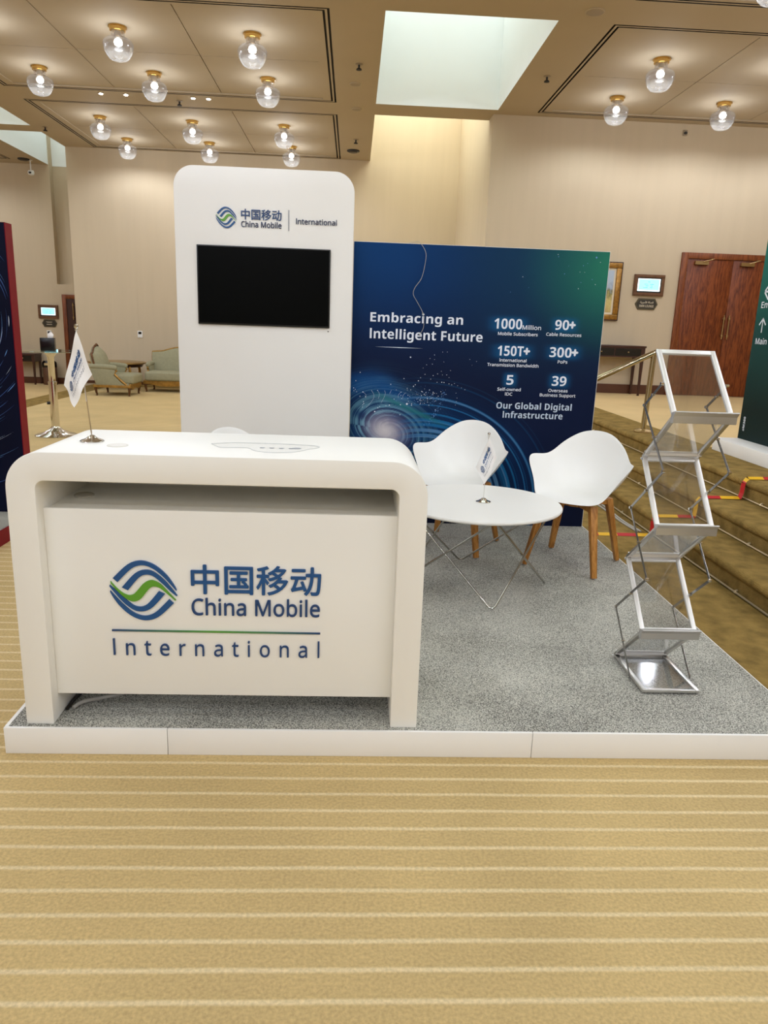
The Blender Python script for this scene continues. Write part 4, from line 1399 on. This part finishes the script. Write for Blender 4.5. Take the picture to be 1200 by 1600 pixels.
hr = thing('handrail', 'polished brass handrail with posts going down the stairs', 'handrail', (3.28, 8.16, ZU))
mb = MB()
mb.tube([(3.335, 8.16, 1.365), (3.30, 8.16, 1.350), (2.70, 8.16, 1.055), (2.30, 8.16, 0.86), (2.10, 8.16, 0.76)], 0.032, 16)
mb.build('rail', M['rail_brass'], hr, world=True)
for x, z0, z1 in ((3.285, ZU, 1.345), (2.20, 0.004, 0.82)):
    mb = MB(); mb.tube([(x, 8.16, z0), (x + 0.02, 8.16, z1)], 0.03, 16)
    po = mb.build('post', M['rail_brass'], hr, world=True)
    MB().lathe([(0.10, 0.0), (0.10, 0.012), (0.075, 0.03), (0.04, 0.04)], (x, 8.16, z0), 20).build('foot', M['dull_brass'], po, world=True)

tm, nt, bb = new_mat('red_yellow_tape')
tc = nt.nodes.new('ShaderNodeTexCoord'); uvm = nt.nodes.new('ShaderNodeVertexColor'); uvm.layer_name = 'art'
nt.links.new(uvm.outputs[0], bb.inputs['Base Color']); bb.inputs['Roughness'].default_value = 0.5
path = [(1.835, 0.006), (2.396, 0.006), (2.396, 0.05), (2.394, 0.13), (2.42, 0.163), (2.50, 0.165), (2.715, 0.165), (2.722, 0.21), (2.724, 0.29), (2.75, 0.323), (2.84, 0.325), (3.06, 0.325), (3.072, 0.37), (3.076, 0.45), (3.10, 0.484), (3.18, 0.485), (4.2, 0.485)]
# resample into short lengths so that the colour can change along the tape
fine = []
for (a, b_) in zip(path[:-1], path[1:]):
    L_ = math.hypot(b_[0] - a[0], b_[1] - a[1]); n_ = max(1, int(L_ / 0.01))
    for k in range(n_):
        fine.append((a[0] + (b_[0] - a[0]) * k / n_, a[1] + (b_[1] - a[1]) * k / n_))
fine.append(path[-1])
mb = MB(); cols = []
s_ = 0.0
for i in range(len(fine) - 1):
    a, b_ = fine[i], fine[i + 1]
    L_ = math.hypot(b_[0] - a[0], b_[1] - a[1])
    dx_, dz_ = (b_[0] - a[0]) / L_, (b_[1] - a[1]) / L_
    nx, nz = -dz_ * 0.016, dx_ * 0.016
    y0, y1 = 5.500, 5.564
    vs = [(a[0], y0, a[1]), (b_[0], y0, b_[1]), (b_[0] + nx, 5.532, b_[1] + nz), (a[0] + nx, 5.532, a[1] + nz), (b_[0], y1, b_[1]), (a[0], y1, a[1])]
    mb.add(vs, [(0, 1, 2, 3), (3, 2, 4, 5)], 0)
    red = ((s_ + 0.02) % 0.30) < 0.15
    cols.append(lin((186, 20, 26)) if red else lin((230, 178, 14)))
    s_ += L_
to = mb.build('hazard_tape', tm, None, fixn=False)
ca = to.data.color_attributes.new('art', 'FLOAT_COLOR', 'CORNER')
buf = []
for p in to.data.polygons:
    cc = cols[p.index // 2] + [1]
    buf += cc * p.loop_total
ca.data.foreach_set('color', np.array(buf, dtype=np.float32))
tag(to, 'red and yellow hazard tape running across floor and up the stairs', 'tape')

for dx_, nm in ((0.0, 'grey cable along the foot of the stairs, nearer the riser'), (-0.03, 'grey cable along the foot of the stairs, farther from the riser')):
    mb = MB(); mb.tube(catmull([(2.34 + dx_, 7.6, 0.012), (2.335 + dx_ * 1.6, 6.72, 0.012), (2.325 + dx_, 6.3, 0.012), (2.32 + dx_ * 0.9, 5.9, 0.012), (2.345 + dx_, 5.62, 0.014)], 6), 0.008, 8)
    tag(mb.build('floor_cable', M['cable_grey'], None), nm, 'cable')

# ------------------------------------------------------------------ green direction sign on the upper floor
sg = thing('direction_sign', 'dark green direction sign board on white plinth at right edge', 'sign', (3.85, 6.4, ZU))
mb = MB(); mb.box(3.535, 4.16, 5.60, 7.03, ZU, 0.60)
mb.build('plinth', M['fascia'], sg, world=True, bevel=0.004)
gm_, nt, bb = new_mat('green_print')
tc = nt.nodes.new('ShaderNodeTexCoord'); sp = nt.nodes.new('ShaderNodeSeparateXYZ'); nt.links.new(tc.outputs['Generated'], sp.inputs[0])
rp = nt.nodes.new('ShaderNodeValToRGB'); rp.color_ramp.elements[0].color = lin((6, 32, 32)) + [1]; rp.color_ramp.elements[0].position = 0.15
rp.color_ramp.elements[1].color = lin((10, 112, 100)) + [1]; rp.color_ramp.elements[1].position = 0.85
e = rp.color_ramp.elements.new(0.5); e.color = lin((8, 66, 64)) + [1]
nt.links.new(sp.outputs[2], rp.inputs[0]); nt.links.new(rp.outputs[0], bb.inputs['Base Color']); bb.inputs['Roughness'].default_value = 0.5; bb.inputs['Specular IOR Level'].default_value = 0.12
mb = MB(); mb.box(3.775, 3.845, 5.72, 7.028, 0.60, 2.62)
mb.build('board', gm_, sg, world=True)
sfn = lambda a, z, d: (3.7735 - d, 7.028 - a, z)
mb = MB()
letter_mesh(mb, 'Em', 0.068, 0.20, 1.822, 1.875, sfn, 0, style='sans', fat=0.0012)
letter_mesh(mb, 'Main C', 0.062, 0.335, 1.496, 1.548, sfn, 0, style='sans', fat=0.0012)
mb.build('lettering', M['letter_white'], sg, world=True, fixn=False)
mb = MB()


def stroke(a, b_, wd):
    d = Vector((b_[0] - a[0], b_[1] - a[1])).normalized(); nn = Vector((-d.y, d.x)) * wd / 2
    mb.add([sfn(p[0] + s1 * nn.x, p[1] + s1 * nn.y, 0) for p, s1 in ((a, 1), (a, -1), (b_, -1), (b_, 1))], [(0, 1, 2, 3)])


stroke((0.095, 1.965), (0.28, 1.965), 0.018); stroke((0.092, 1.968), (0.165, 2.035), 0.018); stroke((0.092, 1.962), (0.165, 1.895), 0.018)
stroke((0.135, 1.600), (0.135, 1.722), 0.014); stroke((0.137, 1.728), (0.080, 1.668), 0.014); stroke((0.133, 1.728), (0.190, 1.668), 0.014)
mb.build('arrow', M['letter_white'], sg, world=True, fixn=False)
rot = lambda a, z, d: (3.7735, 7.028 - (0.098 - z), 0.680 + a)
mb = MB(); letter_mesh(mb, '#M360', 0.0, 0.135, 0.0, 0.034, rot, 0, style='bold')
mb.build('hashtag', M['letter_white'], sg, world=True, fixn=False)

# ------------------------------------------------------------------ neighbouring stand at left
nb = thing('platform', 'neighbouring stand platform with maroon edge at far left', 'platform', (-3.9, 3.9, 0))
mb = MB(); mb.box(-5.35, -2.357, 2.43, 5.60, 0, 0.10)
mb.build('carpet', M['grey_carpet'], nb, world=True)
mb = MB(); mb.box(-2.356, -2.343, 2.416, 5.614, 0, 0.102); mb.box(-5.364, -2.356, 2.416, 2.429, 0, 0.102); mb.box(-5.364, -5.351, 2.429, 5.614, 0, 0.102); mb.box(-5.351, -2.356, 5.601, 5.614, 0, 0.102)
mb.build('fascia', M['maroon'], nb, world=True)
np_ = thing('backdrop_panel', 'dark navy backdrop panel with star trails and maroon side at left edge', 'panel', (-3.6, 5.46, 0.10))
mb = MB(); mb.box(-4.9, -2.374, 5.43, 5.535, 0.101, 2.128)
mb.build('board', M['maroon'], np_, world=True)
mb = MB(); mb.box(-4.898, -2.379, 5.4275, 5.43, 0.102, 2.126)
mb.build('printed_face', M['navy_panel'], np_, world=True)
mb = MB()
rr = random.Random(9)
for k in range(520):
    rad = rr.uniform(0.12, 1.3); a0 = rr.uniform(-math.pi, math.pi) if k < 120 else rr.uniform(-1.5, 1.2); ln = rr.uniform(0.08, 0.55); wd = rr.choice((0.0015, 0.002, 0.003, 0.0045)); mi = rr.choice((0, 1, 2, 2))
    ccx, ccz = -3.05, 1.50
    vs = []; n_ = 12; ok = True
    for i in range(n_ + 1):
        a = a0 + ln * i / n_; ww = wd * math.sin(math.pi * (i + 0.3) / (n_ + 0.6))
        for r_ in (rad - ww / 2, rad + ww / 2):
            px, pz = ccx + r_ * math.cos(a) * 1.1, ccz + r_ * math.sin(a)
            if not (-4.89 < px < -2.385 and 0.11 < pz < 2.12):
                ok = False
            vs.append((px, 5.4268, pz))
    if ok:
        mb.add(vs, [(2 * i, 2 * i + 1, 2 * i + 3, 2 * i + 2) for i in range(n_)], mi)
mb.build('star_trails', [M['trail_a'], M['trail_b'], M['trail_c']], np_, world=True, fixn=False)

# ------------------------------------------------------------------ high bar table at left, with tissue box
ht = thing('bar_table', 'tall bar table with glass top and chrome pedestal', 'table', (-3.83, 9.75, 0))
MB().lathe([(0.255, 0.0), (0.258, 0.008), (0.24, 0.018), (0.17, 0.036), (0.10, 0.07), (0.06, 0.105), (0.05, 0.125)], n=40).build('base', M['chrome'], ht)
mb = MB(); mb.lathe([(0.052, 0.12), (0.050, 0.66), (0.054, 0.664), (0.054, 0.69), (0.042, 0.694), (0.040, 1.0), (0.06, 1.03), (0.09, 1.066)], n=24)
pol = mb.build('pedestal', M['chrome'], ht)
mb = MB(); mb.tube([(-0.04, -0.02, 0.42), (-0.075, -0.03, 0.42)], 0.02, 12)
mb.build('height_knob', M['black'], pol)
mb = MB(); mb.lathe([(0.395, 1.068), (0.40, 1.073), (0.395, 1.080), (0.0, 1.080)], n=56)
mb.build('glass_top', M['table_glass'], ht)
tx = thing('tissue_box', 'black tissue box with white tissue on the tall bar table', 'tissue box', (-3.838, 9.72, 1.0805), 0.25)
MB().box(-0.085, 0.085, -0.065, 0.065, 0.0, 0.158).build('box', M['black'], tx, bevel=0.004)
mb = MB()


def tis(u_, v_):
    a = u_ * 2 * math.pi
    r_ = 0.028 + 0.035 * v_ * (1 - v_) + 0.012 * math.sin(3 * a) * v_
    r_ *= (1 - v_ ** 3 * 0.85)
    return (0.03 + r_ * math.cos(a) + 0.01 * v_, r_ * 0.6 * math.sin(a), 0.156 + 0.068 * v_ + 0.008 * math.cos(2 * a) * v_)


mb.grid(tis, 20, 8)
mb.build('tissue', M['flag'], tx, fixn=False)


# ------------------------------------------------------------------ carved armchair, sofa and corner table by the back wall
def cabriole(px, py, h, sx, sy):
    pts = [(px, py, h), (px + sx * 0.02, py + sy * 0.02, h * 0.75), (px + sx * 0.012, py + sy * 0.012, h * 0.4), (px, py, h * 0.12), (px + sx * 0.012, py + sy * 0.012, 0.0)]
    return catmull(pts, 4)


def bergere(name, label, cat, loc, rz, w, d=0.66):
    r = thing(name, label, cat, loc, rz)
    hw, hd = w / 2, d / 2
    for sx in (-1, 1):
        for sy in (-1, 1):
            mb = MB(); pts = cabriole(sx * (hw - 0.05), sy * (hd - 0.05), 0.19, sx * 0.8, sy * 0.8)
            n_ = len(pts); mb.tube(pts, [0.034 - 0.018 * min(1, i / (n_ * 0.75)) + (0.008 if i > n_ * 0.85 else 0) for i in range(n_)], 10)
            mb.build('leg', M['gilt_dark'] , r)
    mb = MB()
    poly = [(-hw, 0.0)]
    for k in range(17):
        t = k / 16; poly.append((-hw + w * t, -0.02 + 0.025 * math.cos(4 * math.pi * t) - 0.02 * math.exp(-((t - .5) / .12) ** 2)))
    poly += [(hw, 0.075), (-hw, 0.075)]
    mb.prism(poly[1:], (0, -hd - 0.005, 0.165), (1, 0, 0), (0, 0, 1), (0, 0.035, 0))
    for sx in (-1, 1):
        mb.box(sx * hw - 0.018, sx * hw + 0.018, -hd, hd, 0.165, 0.215)
    mb.box(-hw, hw, hd - 0.03, hd, 0.165, 0.215)
    mb.build('seat_rail', M['gilt'], r, bevel=0.004)
    mb = MB(); mb.box(-hw + 0.04, hw - 0.04, -hd - 0.055, hd - 0.14, 0.235, 0.425)
    mb.build('seat_cushion', M['sage'], r, bevel=0.05, seg=4)
    mb = MB(); mb.box(-hw + 0.02, hw - 0.02, -hd + 0.03, hd - 0.03, 0.195, 0.25)
    mb.build('seat_base', M['sage'], r, bevel=0.015)
    # back: arched, raked
    def arch(t):
        return 0.80 + 0.135 * math.sin(math.pi * t) ** 1.3 - 0.02 * math.exp(-((t - .12) / .06) ** 2) - 0.02 * math.exp(-((t - .88) / .06) ** 2)
    def bk_pt(t, z, off):
        rake = hd - 0.10 + 0.26 * max(0, z - 0.24) * 0.75
        return (-hw + 0.03 + (w - 0.06) * t, rake + off, z)
    mb = MB()
    nu, nz_ = 24, 8
    for side, off in ((0, -0.055), (1, 0.05)):
        pass
    def fr_(t, s):
        z = 0.24 + (arch(t) - 0.24) * s
        bul = -(0.11 if w < 0.9 else 0.05) * (4 * t * (1 - t)) ** 0.6 * (4 * s * (1 - s)) ** 0.5
        return bk_pt(t, z, -0.04 + bul)
    def bk_(t, s):
        z = 0.24 + (arch(t) - 0.24) * s
        return bk_pt(t, z, 0.045)
    F0 = [fr_(i / nu, j / nz_) for j in range(nz_ + 1) for i in range(nu + 1)]
    B0 = [bk_(i / nu, j / nz_) for j in range(nz_ + 1) for i in range(nu + 1)]
    nn = len(F0); q = nu + 1
    fs = [(j * q + i, j * q + i + 1, (j + 1) * q + i + 1, (j + 1) * q + i) for j in range(nz_) for i in range(nu)]
    fs2 = [tuple(nn + v for v in reversed(f_)) for f_ in fs]
    rim = [i for i in range(q)] + [(j + 1) * q - 1 for j in range(1, nz_ + 1)] + [nz_ * q + i for i in reversed(range(nu))] + [j * q for j in reversed(range(1, nz_))]
    fs3 = [(rim[k], rim[(k + 1) % len(rim)], nn + rim[(k + 1) % len(rim)], nn + rim[k]) for k in range(len(rim))]
    mb.add(F0 + B0, fs + fs2 + fs3, 0, True)
    mb.build('backrest', M['sage'], r, angle=50)
    mb = MB()
    edge = [bk_pt(0, 0.20 + 0.6 * k / 6, 0.0) for k in range(7)] + [bk_pt(k / 24, arch(k / 24) + 0.008, 0.0) for k in range(25)] + [bk_pt(1, 0.80 - 0.6 * k / 6, 0.0) for k in range(7)]
    mb.tube(edge, 0.020, 8)
    mb.tube(catmull([bk_pt(.38, arch(.38) + .015, -.01), bk_pt(.46, arch(.46) + .028, -.02), bk_pt(.5, arch(.5) + .036, -.02), bk_pt(.54, arch(.54) + .028, -.02), bk_pt(.62, arch(.62) + .015, -.01)], 4), 0.022, 8)
    mb.build('back_frame', M['gilt'] if w > 0.8 else M['gilt_dark'], r)
    for sx in (-1, 1):
        x0, x1 = sx * hw - sx * 0.075, sx * hw
        poly = [(-hd + 0.12, 0.205), (hd - 0.06, 0.205), (hd + 0.06, 0.545), (-0.05, 0.535), (-0.08, 0.48), (-0.04, 0.40)]
        mb = MB(); mb.prism(poly, (min(x0, x1), 0, 0), (0, 1, 0), (0, 0, 1), (0.075, 0, 0))
        mb.build('side_panel', M['sage'], r, bevel=0.012, seg=3)
        mb = MB(); mb.tube(catmull([(sx * (hw - 0.035), hd + 0.05, 0.565), (sx * (hw - 0.035), 0.16, 0.562), (sx * (hw - 0.03), -0.03, 0.550), (sx * (hw - 0.03), -0.10, 0.528)], 5), [0.052] * 12 + [0.05, 0.045, 0.036, 0.022], 12)
        mb.build('arm_pad', M['sage'], r)
        mb = MB(); mb.tube(catmull([(sx * (hw - 0.03), -0.10, 0.50), (sx * (hw - 0.03), -0.055, 0.43), (sx * (hw - 0.02), -0.15, 0.33), (sx * (hw - 0.02), -hd + 0.08, 0.22)], 5), 0.020, 8)
        mb.build('arm_support', M['gilt'], r)
    return r


bergere('armchair', 'sage green carved armchair with gilt frame, turned sideways by back wall', 'armchair', (-4.69, 15.22, 0), math.pi / 2, 0.76, 0.72)
bergere('sofa', 'sage green carved sofa with gilt frame, partly behind white display wall', 'sofa', (-3.40, 16.28, 0), 0, 1.95, 0.72)
kt = thing('corner_table', 'wide low table with dark edged top behind the armchair', 'table', (-5.10, 16.60, 0))
mb = MB(); mb.lathe([(0.60, 0.535), (0.61, 0.545), (0.61, 0.562), (0.595, 0.572), (0.0, 0.572)], n=48)
mb.build('tabletop', M['dull_brass'], kt)
mb = MB(); mb.lathe([(0.52, 0.47), (0.54, 0.535), (0.0, 0.535)], n=40)
mb.build('apron', M['dark_wood'], kt)
for sx in (-1, 1):
    for sy in (-1, 1):
        mb = MB(); mb.tube(cabriole(sx * 0.35, sy * 0.35, 0.5, sx * .9, sy * .9), 0.03, 10)
        mb.build('leg', M['gilt'], kt)

th_ = thing('thermostat', 'small white thermostat with dark display on the back wall', 'thermostat', (-4.874, YB, 1.14))
MB().box(-0.055, 0.055, -0.02, 0.0, -0.075, 0.075).build('casing', M['plastic_white'], th_, bevel=0.006)
MB().box(-0.035, 0.035, -0.022, -0.019, 0.0, 0.055).build('display', M['black'], th_)
th2 = thing('thermostat', 'small white thermostat beneath the hexagonal plaque at far left', 'thermostat', (-7.763, YLW, 1.03))
MB().box(-0.055, 0.055, -0.02, 0.0, -0.075, 0.075).build('casing', M['plastic_white'], th2, bevel=0.006)
MB().box(-0.035, 0.035, -0.022, -0.019, 0.0, 0.055).build('display', M['black'], th2)


# ------------------------------------------------------------------ wall screens and plaques
def wall_screen(label, x0, x1, z0, z1, y):
    r = thing('wall_screen', label, 'screen', ((x0 + x1) / 2, y, z0), 0, 'framed wall screens')
    b_ = 0.055
    mb = MB()
    for (a, c, z_, zz) in ((x0, x1, z1 - b_, z1), (x0, x1, z0, z0 + b_), (x0, x0 + b_, z0 + b_, z1 - b_), (x1 - b_, x1, z0 + b_, z1 - b_)):
        mb.box(a, c, y - 0.05, y, z_, zz)
        mb.box(a + (0.012 if a == x0 else 0), c - (0.012 if c == x1 else 0), y - 0.062, y - 0.05, z_ + 0.015, zz - 0.015)
    mb.build('frame', M['frame_wood'], r, world=True)
    mb = MB(); mb.box(x0 + b_, x1 - b_, y - 0.03, y - 0.005, z0 + b_, z1 - b_)
    mb.build('bezel', M['bezel'], r, world=True)
    mb = MB(); s_ = b_ + 0.014
    mb.box(x0 + s_, x1 - s_, y - 0.032, y - 0.029, z0 + s_ + 0.012, z1 - s_)
    sc = mb.build('screen', M['screen_white'], r, world=True)
    mb = MB(); mb.box(x0 + s_ + 0.02, x1 - s_ - 0.02, y - 0.0335, y - 0.0315, z0 + s_ + 0.032, z1 - s_ - 0.012)
    mb.build('screen_page', M['screen_cyan'], sc, world=True)
    cx_ = (x0 + x1) / 2; h_ = z1 - z0
    mb = MB()
    for (dx0, dx1, f_) in ((-.02, .02, .66), (-.09, -.02, .55), (.02, .09, .55), (-.06, -.01, .47), (.03, .07, .47), (-.10, -.02, .39), (.02, .07, .39)):
        mb.box(cx_ + dx0, cx_ + dx1, y - 0.0345, y - 0.033, z0 + h_ * f_ - 0.004, z0 + h_ * f_ + 0.004)
    mb.build('screen_text', M['screen_text'], sc, world=True)
    return r


def plaque(label, x0, x1, z0, z1, y, lines_):
    r = thing('plaque', label, 'plaque', ((x0 + x1) / 2, y, z0), 0, 'hexagonal wall plaques')
    cx_, cz_ = (x0 + x1) / 2, (z0 + z1) / 2
    ins = 0.055
    def hexa(s_):
        return [(x0 + s_ * 1.1, cz_), (x0 + ins + s_ * .6, z0 + s_), (x1 - ins - s_ * .6, z0 + s_), (x1 - s_ * 1.1, cz_), (x1 - ins - s_ * .6, z1 - s_), (x0 + ins + s_ * .6, z1 - s_)]
    mb = MB(); mb.prism(hexa(0), (0, y, 0), (1, 0, 0), (0, 0, 1), (0, -0.014, 0))
    mb.build('rim', M['plaque_rim'], r, world=True)
    mb = MB(); mb.prism(hexa(0.022), (0, y - 0.012, 0), (1, 0, 0), (0, 0, 1), (0, -0.005, 0))
    mb.build('face', M['plaque'], r, world=True)
    mb = MB()
    for body, a, c, zb, zt, fit in lines_:
        if body:
            letter_mesh(mb, body, a, c, zb, zt, front_fn(y - 0.0178), 0, fit=fit, fat=0.0008, style='sans')
        else:
            mb.box(a, c, y - 0.0185, y - 0.017, zb, zt)
    mb.build('lettering', M['mount'], r, world=True, fixn=False)
    return r


wall_screen('lit cyan screen in wooden frame beside the wooden double door', 4.961, 5.503, 2.213, 2.575, YRW)
plaque('dark hexagonal plaque below the wall screen near the double door', 5.024, 5.438, 1.975, 2.170, YRW,
       [('EMIRI LOUNGE', 5.105, 5.365, 2.020, 2.058, 'cap'), ('\ufe94\ufef3\ufeae\ufef4\ufee3\ufef7\ufe8d \ufe94\ufedf\ufe8e\ufebc\ufedf\ufe8d', 5.115, 5.355, 2.078, 2.128, 'box')])
wall_screen('lit cyan screen in wooden frame at far left beside the dark doorway', -7.985, -7.495, 1.403, 1.735, YLW)
plaque('dark hexagonal plaque below the wall screen at far left', -7.922, -7.545, 1.190, 1.378, YLW,
       [('', -7.82, -7.66, 1.315, 1.322, ''), ('', -7.80, -7.68, 1.300, 1.306, ''), ('', -7.81, -7.67, 1.250, 1.262, '')])

# framed painting behind the blue panel
pc = thing('framed_painting', 'gold framed landscape painting half hidden by the blue panel', 'painting', (4.36, YRW, 1.78))
x0, x1, z0, z1 = 4.0, 4.717, 1.78, 2.75
mb = MB()
for (a, c, z_, zz) in ((x0, x1, z1 - .09, z1), (x0, x1, z0, z0 + .09), (x0, x0 + .09, z0 + .09, z1 - .09), (x1 - .09, x1, z0 + .09, z1 - .09)):
    mb.box(a, c, YRW - 0.05, YRW, z_, zz)
mb.build('frame', M['frame_gold'], pc, world=True, bevel=0.012)
mb = MB()
for (a, c, z_, zz) in ((x0 - .012, x1 + .012, z1, z1 + .014), (x0 - .012, x1 + .012, z0 - .014, z0), (x0 - .012, x0, z0, z1), (x1, x1 + .012, z0, z1)):
    mb.box(a, c, YRW - 0.045, YRW, z_, zz)
mb.build('outer_moulding', M['dark_wood'], pc, world=True)
mb = MB(); mb.box(x0 + .09, x1 - .09, YRW - 0.02, YRW - 0.005, z0 + .09, z1 - .09)
mb.build('mount', M['mount'], pc, world=True)
pm, nt, bb = new_mat('painted_landscape')
tc = nt.nodes.new('ShaderNodeTexCoord'); sp = nt.nodes.new('ShaderNodeSeparateXYZ'); nt.links.new(tc.outputs['Generated'], sp.inputs[0])
nz_n = nt.nodes.new('ShaderNodeTexNoise'); nz_n.inputs['Scale'].default_value = 9; nt.links.new(tc.outputs['Generated'], nz_n.inputs['Vector'])
ad = nt.nodes.new('ShaderNodeMath'); ad.operation = 'MULTIPLY_ADD'; nt.links.new(nz_n.outputs['Fac'], ad.inputs[0]); ad.inputs[1].default_value = 0.5; nt.links.new(sp.outputs[2], ad.inputs[2])
rp = nt.nodes.new('ShaderNodeValToRGB'); rp.color_ramp.elements[0].color = lin((178, 150, 90)) + [1]; rp.color_ramp.elements[1].color = lin((170, 182, 196)) + [1]
rp.color_ramp.elements[0].position = 0.2; rp.color_ramp.elements[1].position = 1.0
for pos, cc in ((0.5, (196, 176, 108)), (0.72, (112, 110, 62)), (0.86, (150, 160, 176))):
    e = rp.color_ramp.elements.new(pos); e.color = lin(cc) + [1]
nt.links.new(ad.outputs[0], rp.inputs[0]); nt.links.new(rp.outputs[0], bb.inputs['Base Color'])
mb = MB(); mb.box(x0 + .125, x1 - .125, YRW - 0.022, YRW - 0.018, z0 + .125, z1 - .125)
mb.build('canvas', pm, pc, world=True)


# ------------------------------------------------------------------ console tables and bin
def console(label, x0, x1, y0, y1, zf, zt, knobs):
    r = thing('console_table', label, 'table', ((x0 + x1) / 2, (y0 + y1) / 2, zf), 0, 'dark wooden console tables')
    mb = MB(); mb.box(x0 - .015, x1 + .015, y0 - .015, y1, zt - .03, zt)
    mb.build('tabletop', M['dark_wood'], r, world=True, bevel=0.004)
    mb = MB(); mb.box(x0, x1, y0, y1 - .01, zt - .20, zt - .031)
    mb.build('apron', M['dark_wood'], r, world=True)
    n_ = 2
    for k in range(n_):
        a = x0 + .06 + (x1 - x0 - .12) * k / n_; c = x0 + .06 + (x1 - x0 - .12) * (k + 1) / n_
        mb = MB(); mb.box(a + .01, c - .01, y0 - .008, y0 + .002, zt - .175, zt - .05)
        dr = mb.build('drawer', M['black'], r, world=True)
        mb = MB(); mb.lathe([(0.0, -.012), (.012, -.009), (.016, 0), (.012, .009), (0, .012)], ((a + c) / 2, y0 - .018, zt - .112), 12)
        mb.build('knob', M['dull_brass'], dr, world=True)
    for sx in (0, 1):
        for sy in (0, 1):
            lx = x0 + .03 if sx == 0 else x1 - .03; ly = y0 + .03 if sy == 0 else y1 - .045
            mb = MB(); mb.bar((lx, ly, zt - .20), (lx, ly, zf), .05, .05, (1, 0, 0), w2=.032, h2=.032)
            mb.build('leg', M['dark_wood'], r, world=True)
    return r


console('dark wooden console table with black drawers near the double door', 4.05, 5.13, YRW - 0.48, YRW - 0.03, ZU, 1.345, 2)
console('dark wooden console table at far left behind the bar table', -9.0, -8.0, YLW - 0.47, YLW - 0.02, ZL, 0.53, 2)
bn = thing('waste_bin', 'brown and black litter bin by the wall at far left', 'bin', (-7.72, YLW - 0.25, ZL))
MB().lathe([(0.165, 0.0), (0.17, 0.02), (0.172, 0.44), (0.168, 0.45)], n=28).build('body', M['bin_brown'], bn)
MB().lathe([(0.178, 0.44), (0.18, 0.47), (0.175, 0.55), (0.14, 0.595), (0.0, 0.605)], n=28).build('lid', M['black'], bn)
MB().box(-0.06, 0.06, -0.185, -0.165, 0.49, 0.545).build('opening', M['chrome'], bn)
